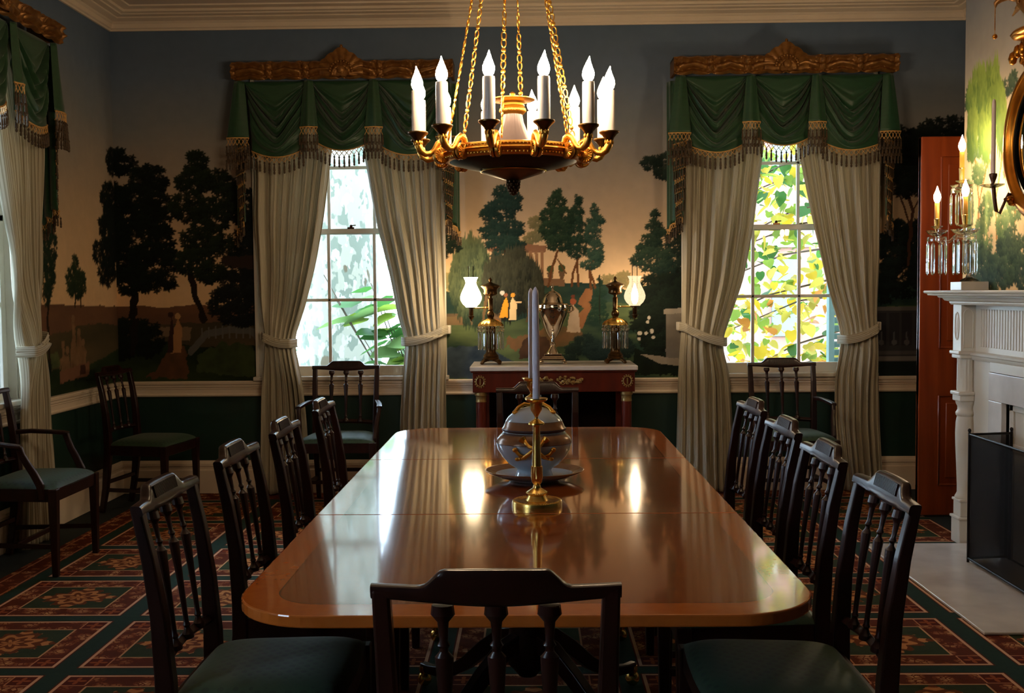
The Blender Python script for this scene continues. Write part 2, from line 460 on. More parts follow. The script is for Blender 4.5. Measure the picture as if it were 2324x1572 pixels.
def mk_bark():
    m, g, b = new_mat('mottled_sycamore_bark')
    v = g.obj()
    def patch(sc, st, lo, seed): return g.m('MINIMUM', g.m('MAXIMUM', g.m('MULTIPLY', g.m('SUBTRACT', g.noise(g.mapv(v, (1, 1, st)), sc, 2.5, .55), lo), 40), 0.0), 1.0)
    c = g.mix(g.noise(v, 3, 2), rgb(122, 120, 106), rgb(134, 132, 120))
    c = g.mix(patch(9, .6, .53, 1), c, rgb(94, 100, 88)); c = g.mix(patch(15, .5, .56, 2), c, rgb(146, 150, 141))
    c2 = g.mix(patch(6, .45, .66, 3), c, rgb(80, 70, 52))
    g.put(b.inputs['Base Color'], c2); b.inputs['Roughness'].default_value = .9; return m
M['bark'] = mk_bark()
M['twig'] = mat('brown_twig', rgb(86, 70, 52), .8, c2=rgb(60, 48, 36), scale=20)
M['lawn'] = mat('garden_ground', rgb(84, 92, 64), .95, c2=rgb(106, 104, 82), scale=2)
M['brick'] = mat('pale_brick_wall', rgb(152, 112, 96), .9, c2=rgb(138, 96, 82), scale=3)
M['fence'] = mat('black_railing', rgb(24, 24, 26), .5)
M['bin'] = mat('dark_blue_paint', rgb(44, 52, 70), .5)
M['soil'] = mat('dark_hearth_opening', rgb(30, 26, 24), .9)

# ------------------------------------------------------------------ hand-painted wallpaper (colour attribute on dense wall meshes)
_tab = np.random.default_rng(3).random((257, 257))
def vnoise(u, v):
    i = np.floor(u).astype(int); j = np.floor(v).astype(int); fu = u - i; fv = v - j
    fu = fu * fu * (3 - 2 * fu); fv = fv * fv * (3 - 2 * fv); i &= 255; j &= 255
    return (_tab[i, j] * (1 - fu) + _tab[i + 1, j] * fu) * (1 - fv) + (_tab[i, j + 1] * (1 - fu) + _tab[i + 1, j + 1] * fu) * fv
def fn(X, Z, s, seed=0, o=3, sx=1, sz=1):
    t = 0; a = .5; n = 0
    for k in range(o):
        t = t + a * vnoise(X / s * sx * 2 ** k + seed * 17.3 + 40, Z / s * sz * 2 ** k + seed * 9.1 + 40); n += a; a *= .5
    return t / n
def c3(r, g, b): return np.array([lin(r), lin(g), lin(b)])
class Canvas:
    def __init__(s, X, Z): s.X = X; s.Z = Z; s.C = np.zeros(X.shape + (3,))
    def sky(s, stops):
        zs = [z for z, c in stops]; cs = np.array([c3(*c) for z, c in stops])
        w = s.Z + (fn(s.X, s.Z, .5, 5) - .5) * .2
        for k in range(3): s.C[..., k] = np.interp(w, zs, cs[:, k])
    def put(s, mask, col, a=1.0):
        w = (mask * a)[..., None]; s.C = s.C * (1 - w) + col * w
    def tree(s, blobs, dark, light, seed, leaf=.05, rag=.75, willow=False):
        """foliage built from many small scalloped leaf clumps, each paler on its upper side"""
        g = np.random.default_rng(seed + 100); D, Lc = c3(*dark), c3(*light); x0, z0 = s.X[0, 0], s.Z[0, 0]; dx, dz = s.X[0, 1] - x0, s.Z[1, 0] - z0
        H, W = s.X.shape; cl = []
        for bx, bz, rx, rz in blobs:
            k = leaf * .45; n = int(4.6 * rx * rz / (k * k) * (1.3 if willow else 1)) + 4
            for _ in range(n):
                q = math.sqrt(g.random()) * (.94 + .12 * rag * (g.random() - .4)); a = g.random() * 2 * PI
                px, pz = bx + rx * q * math.cos(a), bz + rz * q * math.sin(a)
                lit = .5 + .38 * (pz - bz) / rz - .22 * (px - bx) / rx + .30 * (g.random() - .5)
                cl.append((lit - .9 * (1 - q), px, pz, k * (.6 + .7 * g.random()), lit))
        g.shuffle(cl); cl.sort(key=lambda c: -round(c[2] * 12) + (0 if willow else c[0]))
        for _, px, pz, r, lit in cl:
            rx, rz = (r * .55, r * 2.6) if willow else (r, r * .8)
            i0, i1 = int((px - rx * 1.4 - x0) / dx), int((px + rx * 1.4 - x0) / dx) + 2; j0, j1 = int((pz - rz * 1.4 - z0) / dz), int((pz + rz * 1.4 - z0) / dz) + 2
            i0, j0 = max(i0, 0), max(j0, 0)
            if i0 >= min(i1, W) or j0 >= min(j1, H): continue
            X = (s.X[j0:j1, i0:i1] - px) / rx; Z = (s.Z[j0:j1, i0:i1] - pz) / rz
            d = np.hypot(X, Z); th = np.arctan2(Z, X); sc = 1 + .28 * np.cos(5 * th + px * 300) + .12 * np.cos(9 * th + pz * 500)
            m = np.clip((sc - d) / (1.1 * dx / r), 0, 1)[..., None] * .94
            t = np.clip(lit * .75 + .30 * Z - .12 * X - .12, 0, 1)[..., None]
            s.C[j0:j1, i0:i1] = s.C[j0:j1, i0:i1] * (1 - m) + (D * (1 - t) + Lc * t) * m
    def poly(s, pts, col, seed=0, wob=.01, soft=.01, light=None):
        X = s.X + (fn(s.X, s.Z, .05, seed + 11) - .5) * wob * 2; Z = s.Z + (fn(s.X, s.Z, .05, seed + 12) - .5) * wob * 2
        ins = np.zeros(X.shape, bool); n = len(pts)
        for i in range(n):
            x0, z0 = pts[i]; x1, z1 = pts[(i + 1) % n]
            if z0 == z1: continue
            c = ((z0 > Z) != (z1 > Z)) & (X < (x1 - x0) * (Z - z0) / (z1 - z0) + x0); ins ^= c
        c0 = c3(*col)
        if light:
            t = fn(s.X, s.Z, .06, seed + 2)[..., None]; c0 = c0 * (1 - t) + c3(*light) * t
        s.put(ins.astype(float), c0)
    def line(s, pts, w, col, seed=0):
        X = s.X + (fn(s.X, s.Z, .08, seed + 21) - .5) * w; Z = s.Z; c = c3(*col)
        for (x0, z0), (x1, z1) in zip(pts, pts[1:]):
            dx, dz = x1 - x0, z1 - z0; t = np.clip(((X - x0) * dx + (Z - z0) * dz) / (dx * dx + dz * dz + 1e-9), 0, 1)
            d = np.hypot(X - x0 - t * dx, Z - z0 - t * dz)
            s.put((d < w / 2).astype(float), c)
    def below(s, pts, c1, c2, seed, scale=.25, sx=.5, rough=.02, zlow=-9):
        xs = [p[0] for p in pts]; zs = [p[1] for p in pts]
        top = np.interp(s.X, xs, zs) + (fn(s.X, s.X * 0 + 3, .12, seed) - .5) * rough * 2
        t = np.clip((fn(s.X, s.Z, scale, seed + 1, 4, sx, 1.4) - .3) * 2, 0, 1)[..., None]
        s.put(((s.Z < top) & (s.Z > zlow)).astype(float), c3(*c1) * (1 - t) + c3(*c2) * t)
    def disc(s, c, r, col):
        s.put((np.hypot(s.X - c[0], s.Z - c[1]) < r).astype(float), c3(*col))

T = dict(
A=[(-2.93,2.38,0.121,0.089),(-2.71,2.26,0.143,0.115),(-2.99,2.13,0.134,0.115),(-2.84,2.06,0.223,0.159),(-2.66,2.03,0.143,0.143),(-2.99,1.89,0.128,0.128),(-2.78,1.83,0.239,0.175),(-2.97,1.65,0.166,0.143),(-2.69,1.67,0.198,0.143),(-2.85,1.53,0.159,0.096),(-2.68,1.53,0.143,0.08),(-3.05,1.73,0.07,0.096)],
Bt=[(-2.37,2.37,0.089,0.083),(-2.4,2.24,0.128,0.096),(-2.23,2.24,0.143,0.083),(-2.43,2.06,0.14,0.115),(-2.24,2.02,0.159,0.128),(-2.34,1.84,0.159,0.128),(-2.18,1.77,0.112,0.096),(-2.4,1.66,0.143,0.112),(-2.29,1.59,0.112,0.08),(-2.14,2.15,0.096,0.096)],
dk=[(-2.01,2.05,0.128,0.143),(-1.97,1.87,0.128,0.143),(-2.03,1.55,0.207,0.191),(-2.09,1.36,0.223,0.159),(-1.9,1.64,0.191,0.287)],
C=[(-0.19,2.13,0.07,0.057),(-0.11,2.09,0.064,0.051),(-0.19,2.01,0.147,0.077),(-0.25,1.87,0.096,0.077),(-0.13,1.88,0.102,0.064),(-0.19,1.78,0.128,0.057),(-0.11,1.75,0.089,0.07),(-0.28,1.99,0.064,0.057),(-0.21,1.68,0.064,0.045)],
W1=[(-0.41,1.66,0.115,0.147),(-0.48,1.51,0.096,0.21),(-0.34,1.47,0.108,0.23),(-0.4,1.35,0.121,0.147)],
W2=[(-0.11,1.56,0.134,0.166),(-0.02,1.47,0.115,0.179),(-0.16,1.44,0.128,0.191),(0.04,1.38,0.07,0.147),(-0.26,1.5,0.077,0.159)],
D=[(0.2,2.12,0.032,0.045),(0.2,2.06,0.07,0.064),(0.16,1.97,0.083,0.07),(0.24,1.95,0.083,0.083),(0.19,1.86,0.121,0.083),(0.14,1.88,0.064,0.051),(0.21,1.78,0.096,0.064)],
E=[(0.35,2.08,0.029,0.051),(0.34,1.98,0.051,0.07),(0.35,1.87,0.077,0.096),(0.34,1.75,0.083,0.089),(0.29,1.91,0.038,0.064)],
F=[(0.46,2.01,0.026,0.045),(0.46,1.93,0.045,0.057),(0.45,1.84,0.061,0.083),(0.47,1.72,0.064,0.077),(0.51,1.93,0.026,0.038),(0.43,1.62,0.07,0.032),(0.49,1.67,0.038,0.038)],
G=[(0.05,1.92,0.054,0.051),(0.07,1.84,0.057,0.051),(0.01,1.81,0.045,0.045),(-0.05,1.77,0.057,0.032)],
H=[(0.9,1.96,0.032,0.051),(0.89,1.87,0.064,0.07),(0.84,1.76,0.07,0.07),(0.94,1.79,0.083,0.083),(0.89,1.65,0.128,0.096),(0.8,1.71,0.038,0.051),(1.0,1.65,0.08,0.083),(0.76,1.65,0.038,0.038)],
I=[(1.03,1.52,0.128,0.128),(0.94,1.43,0.191,0.128),(1.09,1.3,0.191,0.223),(0.94,1.18,0.191,0.191),(0.84,1.24,0.128,0.159),(1.0,0.99,0.191,0.159)],
oak=[(0.87,2.33,0.083,0.051),(0.95,2.26,0.07,0.051),(1.03,2.36,0.096,0.064),(1.03,2.25,0.077,0.064),(0.92,2.36,0.051,0.038),(1.05,1.87,0.045,0.083),(1.06,1.74,0.045,0.077),(1.09,1.62,0.045,0.064)],
oak2=[(-0.58,1.8,0.07,0.051),(-0.54,1.76,0.064,0.045),(-0.61,1.73,0.045,0.057)],
bgL=[(-0.57,1.51,0.051,0.064),(-0.54,1.44,0.045,0.051)],
bgR=[(0.58,1.5,0.07,0.045),(0.67,1.51,0.057,0.057),(0.51,1.45,0.051,0.032),(0.75,1.46,0.064,0.051)],
spr=[(0.5,1.5,0.016,0.038),(0.5,1.42,0.045,0.038),(0.49,1.34,0.064,0.045),(0.49,1.26,0.077,0.045)],
bush=[(0.4,1.06,0.096,0.064),(0.49,1.01,0.128,0.07),(0.31,1.01,0.064,0.045),(0.27,0.95,0.083,0.032),(0.62,1.02,0.128,0.096)],
pine=[(2.67,2.47,0.191,0.096),(2.58,2.39,0.112,0.096),(2.75,2.28,0.159,0.191),(2.63,2.24,0.121,0.089),(2.95,2.53,0.223,0.108),(2.83,2.4,0.191,0.159),(2.68,2.13,0.096,0.064)],
dkR=[(2.59,1.73,0.128,0.191),(2.65,1.54,0.159,0.191),(2.74,1.73,0.128,0.191),(2.53,1.48,0.064,0.159),(2.87,1.6,0.191,0.287)],
hills=[(-3.49,1.37),(-3.3,1.36),(-3.13,1.37),(-2.98,1.35),(-2.79,1.36),(-2.6,1.34),(-2.41,1.37),(-2.16,1.33),(-1.9,1.36)],
bank=[(-0.64,1.46),(-0.45,1.42),(-0.16,1.46),(0.1,1.5),(0.4,1.49),(0.68,1.45),(1.12,1.49)],
trA=[(-2.84,1.5),(-2.85,1.27),(-2.86,1.02)],
trB=[(-2.44,1.65),(-2.41,1.46),(-2.34,1.25)],
trD=[(0.2,1.72),(0.16,1.59),(0.13,1.47)],
trE=[(0.35,1.67),(0.31,1.56),(0.3,1.47)],
trE2=[(0.34,1.67),(0.35,1.47)],
trF=[(0.45,1.65),(0.43,1.56),(0.44,1.45)],
trF2=[(0.42,1.62),(0.47,1.45)],
trpine=[(2.68,2.1),(2.71,1.97),(2.7,1.82),(2.68,1.6)],
trpine2=[(2.63,2.07),(2.67,1.94),(2.7,1.85)],
path=[(-2.55,1.07),(-2.68,0.92),(-2.78,0.83),(-2.46,0.83),(-2.48,0.95),(-2.47,1.05)],
path2=[(0.4,1.45),(0.34,1.34),(0.38,1.31),(0.28,1.18),(0.37,1.17),(0.45,1.34),(0.45,1.45)],
bridge=[(-2.45,1.02),(-2.32,1.15),(-2.16,1.18),(-2.0,1.17),(-1.94,1.11),(-1.94,1.01),(-2.04,1.09),(-2.23,1.1),(-2.36,1.02)],
rock=[(-0.08,0.96),(-0.06,1.08),(0.02,1.13),(0.12,1.11),(0.16,1.03),(0.15,0.95)],
lawnpath=[(-0.17,1.09),(0.15,1.2),(0.4,1.14),(0.31,1.07),(0.09,1.0),(-0.17,1.03)],
water=[(-0.6,1.03),(-0.4,1.05),(-0.23,1.0),(-0.1,0.93),(-0.11,0.81),(-0.61,0.82)],
stone=[(0.97,1.29),(1.12,1.3),(1.12,0.92),(0.97,0.92)],
stepR=[(0.78,0.98),(1.12,0.94),(1.12,0.89),(0.93,0.91)],
temple=[(-0.02,1.78),(0.12,1.76),(0.11,1.71),(-0.02,1.71)],
tplrest=[(-0.32,1.78),(-0.02,1.78),(-0.02,1.71),(-0.29,1.72)],
ped=[(0.08,1.53),(0.25,1.52),(0.25,1.47),(0.08,1.48)],
stR=[(2.51,1.29),(2.76,1.29),(2.76,1.01),(2.51,1.0)],
stR2=[(2.51,0.95),(2.78,0.96),(2.78,0.92),(2.51,0.91)],
ladyO=[(-0.17,1.4),(-0.15,1.35),(-0.16,1.25),(-0.22,1.25),(-0.19,1.35)],
ladyC=[(-0.12,1.4),(-0.09,1.34),(-0.1,1.23),(-0.15,1.23),(-0.14,1.35)],
arm=[(-0.11,1.36),(-0.06,1.36)],
ladyW=[(0.31,1.34),(0.35,1.29),(0.36,1.14),(0.26,1.14),(0.29,1.29)],
ladyL=[(-2.53,1.27),(-2.5,1.19),(-2.51,1.02),(-2.59,1.01),(-2.56,1.19)],
manL=[(-2.57,1.28),(-2.56,1.19),(-2.57,1.02),(-2.61,1.02),(-2.59,1.19)],
cols=[(0.01,1.7),(0.01,1.53),(0.05,1.7),(0.05,1.53),(0.09,1.7),(0.09,1.53)],
urnp=[(0.23,1.6),(0.15,1.59)],
heads=[(-0.17,1.41),(-0.12,1.41),(0.31,1.36),(-2.53,1.28),(-2.58,1.29)],
roses=[(0.85,1.24),(0.84,1.21),(0.87,1.15),(0.87,1.14),(0.83,1.13),(0.79,1.13),(0.78,1.13),(0.88,1.1),(0.78,1.09)],
)
SKY = [(1.25, (238, 196, 150)), (1.5, (236, 198, 152)), (1.9, (214, 182, 146)), (2.3, (176, 160, 142)), (2.65, (136, 140, 144)), (3.0, (110, 126, 148)), (3.4, (92, 112, 138))]
DK, DKL = (9, 16, 13), (26, 40, 28)
MD, MDL = (22, 42, 38), (60, 84, 66)

def paint_back(X, Z):
    c = Canvas(X, Z); c.sky(SKY); t = T
    # far haze, hills and the meadow
    c.below(t['hills'] + [(-1.2, 1.37), (-.9, 1.38), (3.2, 1.36)], (104, 74, 56), (126, 88, 62), 1, rough=.01)
    c.below([(-3.1, 1.25), (-2.6, 1.22), (-2.2, 1.24), (-1.0, 1.2), (3.2, 1.3)], (70, 62, 44), (92, 76, 54), 2, rough=.015)
    c.below([(-3.1, 1.12), (-2.7, 1.10), (-2.2, 1.05), (-1.0, 1.1), (-.9, .5), (3.2, .5)], (26, 38, 22), (54, 68, 34), 3)
    c.tree(t['bgL'], (128, 126, 88), (170, 158, 108), 4); c.tree(t['bgR'], (122, 112, 78), (162, 144, 96), 5)
    c.tree(t['G'], (110, 106, 76), (150, 138, 96), 6, .035)
    bank = [(-1.25, .4), (-1.2, .4), (-.8, 1.46)] + t['bank']
    c.below([(x, z) for x, z in bank], (32, 54, 50), (68, 92, 70), 7, .22)
    c.below([(-1.25, .4), (-1.2, .4), (-.8, 1.27), (-.45, 1.25), (-.1, 1.22), (.2, 1.28), (.5, 1.35), (1.2, 1.3)], (34, 56, 46), (100, 116, 76), 8, .16, .45)
    c.put(((Z > 1.20) & (Z < 1.28) & (X > -.7) & (X < -.2)).astype(float) * np.clip(fn(X, Z, .15, 9, 3, .4, 1) * 2 - .5, 0, 1), c3(128, 98, 74), .8)
    c.poly(t['tplrest'], (150, 104, 78), 1); c.poly(t['temple'], (150, 108, 82), 1)
    for x, z in t['cols'][::2]: c.poly([(x - .013, 1.53), (x + .013, 1.53), (x + .011, 1.72), (x - .011, 1.72)], (160, 118, 86), 2, .003)
    c.poly(t['ped'], (128, 96, 70), 3, .004); c.poly([(-.02, 1.53), (.11, 1.53), (.11, 1.49), (-.02, 1.49)], (120, 88, 64), 3, .004)
    for p in t['urnp']:
        c.poly([(p[0] - .012, p[1] - .08), (p[0] + .012, p[1] - .08), (p[0] + .024, p[1] - .02), (p[0] - .024, p[1] - .02)], (110, 84, 60), 1, .003); c.disc((p[0], p[1]), .026, (64, 78, 46))
    c.poly(t['path2'], (168, 116, 74), 4, .012, light=(140, 92, 58))
    c.poly(t['lawnpath'], (136, 98, 66), 5, .04, light=(84, 82, 56))
    c.poly(t['water'], (34, 50, 66), 6, .02, light=(74, 88, 98))
    c.poly(t['rock'], (92, 66, 48), 7, .02, light=(58, 42, 34))
    for n in ('trD', 'trE', 'trE2', 'trF', 'trF2'): c.line(t[n], .016, (104, 66, 38), 3)
    c.line([(.20, 1.66), (.26, 1.56)], .01, (104, 66, 38)); c.line([(.02, 1.66), (.06, 1.54), (.02, 1.44)], .01, (92, 70, 48))
    c.tree(t['W1'], (40, 58, 46), (112, 124, 88), 11, .05, .5, True)
    c.tree(t['C'], (20, 42, 40), (48, 74, 64), 12, .045); c.line([(-.18, 1.72), (-.16, 1.55)], .025, (50, 40, 30))
    c.tree(t['W2'], (26, 30, 26), (76, 78, 62), 13, .05, .55, True)
    c.line([(-.30, 1.45), (-.34, 1.22)], .02, (104, 82, 56)); c.line([(.0, 1.4), (-.02, 1.22)], .014, (92, 74, 50))
    c.tree(t['E'], (20, 42, 34), (52, 78, 58), 15, .035); c.tree(t['F'], (30, 56, 48), (74, 100, 78), 16, .035); c.tree(t['D'], (22, 42, 32), (56, 80, 54), 14, .035)
    c.tree(t['spr'], (26, 50, 40), (44, 70, 52), 17, .025); c.line([(.5, 1.55), (.5, 1.2)], .008, (30, 40, 30))
    # little strolling figures
    c.poly(t['ladyO'], (236, 158, 46), 1, .004); c.disc(t['heads'][0], .013, (150, 96, 70)); c.disc((-.195, 1.425), .016, (200, 196, 190))
    c.poly(t['ladyC'], (232, 204, 156), 2, .004); c.disc(t['heads'][1], .016, (226, 160, 60)); c.line(t['arm'], .012, (230, 196, 150))
    c.poly([(-.01, 1.33), (.04, 1.33), (.03, 1.24), (0, 1.24)], (176, 104, 66), 1, .004)
    c.poly(t['ladyW'], (212, 188, 158), 3, .006, light=(176, 150, 124)); c.disc(t['heads'][2], .022, (168, 92, 62)); c.disc((.31, 1.395), .014, (120, 66, 48))
    c.tree(t['bush'], (18, 32, 32), (40, 60, 52), 18, .035)
    # dark grove beside the second window
    c.tree(t['I'], DK, DKL, 19, .06, .5); c.tree(t['H'], (22, 40, 34), (58, 78, 58), 20, .04, 1.0)
    c.poly([(.72, .83), (1.2, .83), (1.2, 1.0), (.9, .97), (.76, 1.02)], DK, 5, .03, light=(24, 36, 26))
    c.poly(t['stone'], (128, 120, 108), 6, .004, light=(108, 100, 90)); c.poly([(.955, 1.30), (1.13, 1.31), (1.13, 1.27), (.955, 1.265)], (150, 140, 124), 6, .003)
    c.poly(t['stepR'], (150, 138, 120), 7, .006)
    for p in t['roses']: c.disc(p, .012, (198, 190, 176))
    c.tree(t['oak'], (20, 32, 28), (48, 62, 48), 21, .04, 1.0); c.tree(t['oak2'], (20, 34, 28), (46, 62, 46), 22, .035, 1.0)
    # far end: umbrella pine, stonework
    c.tree(t['dkR'], (10, 18, 18), (30, 44, 40), 23, .06, .6)
    c.line(t['trpine'], .022, (84, 58, 42), 2); c.line(t['trpine2'], .014, (84, 58, 42), 2); c.line([(2.7, 1.95), (2.78, 2.1)], .012, (84, 58, 42))
    c.tree(t['pine'], (12, 18, 18), (34, 44, 38), 24, .06)
    m = (X > 2.3).astype(float) * (Z < 1.3)
    c.put(m, c3(62, 62, 66)); c.put((X > 2.3) * (np.abs(Z - 1.29) < .015), c3(104, 102, 100)); c.put((X > 2.3) * (Z < .99) * (Z > .96), c3(88, 86, 86))
    c.put((X > 2.3) * (np.abs(Z - .935) < .018), c3(120, 116, 112)); c.put((X > 2.3) * (Z < .915), c3(24, 34, 32))
    for k in range(4):
        c.put(((np.abs(X - 2.50 - k * .09) < .035) & (Z > 1.03) & (Z < 1.26)).astype(float), c3(50, 50, 56))
        c.disc((2.50 + k * .09, 1.05), .02, (94, 94, 96)); c.line([(2.50 + k * .09, 1.05), (2.50 + k * .09, 1.12)], .012, (94, 94, 96))
    # big dark trees by the corner, path, bridge and figures
    c.poly(t['path'], (112, 72, 46), 8, .03, light=(82, 60, 38))
    c.poly([(-2.7, 1.14), (-2.45, 1.1), (-2.43, 1.2), (-2.7, 1.2)], (126, 104, 80), 3, .02)
    c.line(t['bridge'][:5], .05, (92, 92, 88), 1); c.poly([(-2.4, 1.0), (-2.2, 1.09), (-2.0, 1.06), (-1.92, .98), (-1.92, .83), (-2.4, .86)], (44, 54, 34), 2, .03, light=(70, 84, 46))
    for k in range(9): c.line([(-2.36 + k * .05, 1.12), (-2.36 + k * .05, 1.22 - abs(k - 4) * .008)], .01, (100, 98, 92))
    c.tree([(-2.88, 1.13, .15, .14), (-2.98, 1.05, .12, .1), (-2.75, 1.12, .12, .14)], DK, (26, 36, 24), 30, .06, .5)
    c.poly(t['ladyL'], (176, 128, 84), 1, .006); c.disc(t['heads'][3], .022, (190, 150, 100)); c.poly(t['manL'], (60, 38, 30), 2, .005); c.disc(t['heads'][4], .02, (60, 40, 32))
    c.line(t['trA'], .05, (30, 24, 18), 1); c.line([(-2.86, 1.5), (-2.95, 1.58)], .025, (30, 24, 18)); c.line(t['trB'], .045, (36, 26, 18), 2)
    c.tree(t['dk'], (14, 18, 18), (30, 36, 34), 31, .06, .5); c.tree(t['A'], DK, (24, 36, 26), 32, .06, .9); c.tree(t['Bt'], (12, 20, 15), (40, 54, 34), 33, .055, .9)
    c.poly([(-2.2, 1.70), (-1.9, 1.72), (-1.9, 1.62), (-2.2, 1.62)], (52, 40, 34), 2, .03)
    return c.C

def paint_left(X, Z):      # X runs along the wall's length
    c = Canvas(X, Z); c.sky(SKY)
    c.below([(5, 1.39), (6.38, 1.38), (6.92, 1.37), (7.6, 1.35)], (106, 76, 58), (126, 90, 64), 1, rough=.012)
    c.below([(5, 1.2), (6.4, 1.18), (7.0, 1.24), (7.6, 1.22)], (72, 66, 46), (96, 82, 58), 2)
    c.below([(5, 1.12), (6.6, .97), (7.0, .95), (7.6, 1.05)], (30, 46, 26), (58, 76, 40), 3)
    c.poly([(6.3, 1.08), (6.58, 1.08), (6.62, 1.0), (6.3, .99)], (60, 74, 48), 1, .02, light=(96, 104, 66))
    c.line([(6.46, 1.45), (6.46, 1.19), (6.47, 1.0)], .03, (46, 36, 26)); c.line([(6.87, 1.46), (6.85, 1.36)], .02, (60, 44, 30)); c.line([(6.93, 1.46), (6.95, 1.36)], .02, (60, 44, 30))
    c.tree([(6.50, 2.08, .06, .1), (6.50, 1.92, .10, .15), (6.50, 1.74, .12, .17), (6.48, 1.58, .10, .13), (6.46, 1.47, .06, .1)], (20, 38, 28), (40, 62, 42), 4, .05, .3)
    c.tree([(6.88, 1.64, .05, .06), (6.83, 1.55, .10, .08), (6.94, 1.52, .10, .09), (6.87, 1.47, .12, .06)], (26, 42, 28), (48, 66, 42), 5, .05)
    for a, b, h in ((6.66, .94, .17), (6.72, .94, .13), (6.82, .95, .32), (6.90, .96, .22), (6.96, .96, .15)):
        c.poly([(a - .05, b), (a + .05, b), (a + .035, b + h * .6), (a + .02, b + h), (a - .02, b + h), (a - .04, b + h * .55)], (150, 116, 84), 6, .03, light=(100, 76, 54)); c.disc((a, b + h + .015), .026, (132, 102, 74))
    c.poly([(6.6, .96), (7.05, .99), (7.05, .9), (6.6, .88)], (130, 92, 70), 2, .01); c.poly([(6.9, .97), (6.99, .97), (6.99, .91), (6.9, .91)], (70, 44, 34), 2, .01)
    c.tree([(7.38, 1.73, .22, .11), (7.45, 1.9, .2, .12), (7.48, 2.11, .16, .12), (7.40, 1.59, .18, .09), (7.56, 2.38, .14, .1), (7.5, 2.0, .14, .12), (7.52, 1.8, .1, .2)], DK, (24, 36, 26), 32, .06, .9)
    c.tree([(6.4, .98, .1, .05)], (16, 26, 24), (34, 50, 40), 9, .05)
    return c.C

def paint_chimney(X, Z):
    c = Canvas(X, Z); c.sky([(1.3, (226, 190, 140)), (1.8, (248, 216, 158)), (2.3, (232, 206, 160)), (2.6, (182, 168, 148)), (3.0, (140, 138, 136)), (3.4, (110, 116, 122))])
    c.tree([(5.63, 2.48, .08, .05), (5.54, 2.49, .05, .05), (6.1, 2.5, .05, .08), (5.3, 2.4, .2, .12), (4.6, 2.3, .4, .2)], (58, 76, 58), (98, 112, 80), 1, .06)
    for p in ([(5.98, 1.45), (5.95, 1.9), (6.02, 2.2)], [(5.95, 1.9), (5.85, 2.1)], [(5.7, 1.5), (5.74, 1.9), (5.66, 2.15)], [(5.74, 1.9), (5.82, 2.12)], [(5.5, 1.5), (5.52, 2.0)]): c.line(p, .016, (196, 134, 74), 2)
    c.tree([(6.02, 2.2, .1, .07), (5.96, 2.06, .08, .06), (5.58, 2.05, .06, .09), (5.85, 1.87, .10, .08), (5.53, 1.84, .09, .09), (5.9, 1.7, .13, .12), (5.65, 1.75, .08, .1), (6.08, 1.85, .06, .2)], (84, 112, 70), (150, 164, 104), 2, .05, 1.0)
    c.tree([(5.9, 1.55, .2, .12), (5.57, 1.6, .15, .16), (5.72, 1.5, .2, .1), (5.4, 1.55, .15, .14), (5.0, 1.5, .3, .2), (4.4, 1.6, .4, .2)], (44, 62, 50), (96, 116, 76), 3, .06)
    c.tree([(5.97, 2.55, .09, .07), (5.80, 2.56, .09, .06), (6.06, 2.48, .08, .1), (5.88, 2.46, .16, .11), (5.73, 2.40, .09, .1), (6.05, 2.33, .07, .16), (5.86, 2.28, .11, .15), (5.68, 2.3, .06, .13)], (92, 120, 56), (172, 190, 84), 4, .06, .55, True)
    return c.C

def wall_sheet(name, parent, a0, a1, z0, z1, cell, place, paint, holes=()):
    """dense sheet of wallpaper: place maps (a, z) to the room, paint gives colours, holes are (a0, a1, z0, z1)"""
    na = int(round((a1 - a0) / cell)); nz = int(round((z1 - z0) / cell))
    A, Z = np.meshgrid(np.linspace(a0, a1, na + 1), np.linspace(z0, z1, nz + 1))
    P = place(A, Z).reshape(-1, 3); Cc = paint(A, Z).reshape(-1, 3)
    i = np.arange(nz)[:, None] * (na + 1) + np.arange(na)[None, :]
    ac = (A[:-1, :-1] + A[1:, 1:]) / 2; zc = (Z[:-1, :-1] + Z[1:, 1:]) / 2
    keep = np.ones(ac.shape, bool)
    for h in holes: keep &= ~((ac > h[0]) & (ac < h[1]) & (zc > h[2]) & (zc < h[3]))
    i = i[keep]; Q = np.stack([i, i + 1, i + na + 2, i + na + 1], 1)
    me = bpy.data.meshes.new(name)
    me.vertices.add(len(P)); me.vertices.foreach_set('co', P.astype(np.float32).ravel())
    me.loops.add(Q.size); me.loops.foreach_set('vertex_index', Q.astype(np.int32).ravel())
    me.polygons.add(len(Q)); me.polygons.foreach_set('loop_start', np.arange(0, Q.size, 4, dtype=np.int32))
    me.update(calc_edges=True); me.validate()
    at = me.color_attributes.new('Paint', 'FLOAT_COLOR', 'POINT')
    at.data.foreach_set('color', np.concatenate([np.clip(Cc, 0, 1), np.ones((len(Cc), 1))], 1).astype(np.float32).ravel())
    me.materials.append(M['mural'])
    o = bpy.data.objects.new(name, me); COL.objects.link(o); o.parent = parent; return o

# ------------------------------------------------------------------ the room
XL, XR, YB, YF, ZC = -2.965, 3.07, 7.56, -1.2, 3.425
CX1, CX2, CY3, CY4 = -1.28, 1.765, 5.51, 0.55      # window axes
OW, OZ0, OZ1 = .55, .80, 2.83           # half width and heights of the openings
XCH, YC0, YC1 = 2.50, 4.04, 6.16        # chimney breast

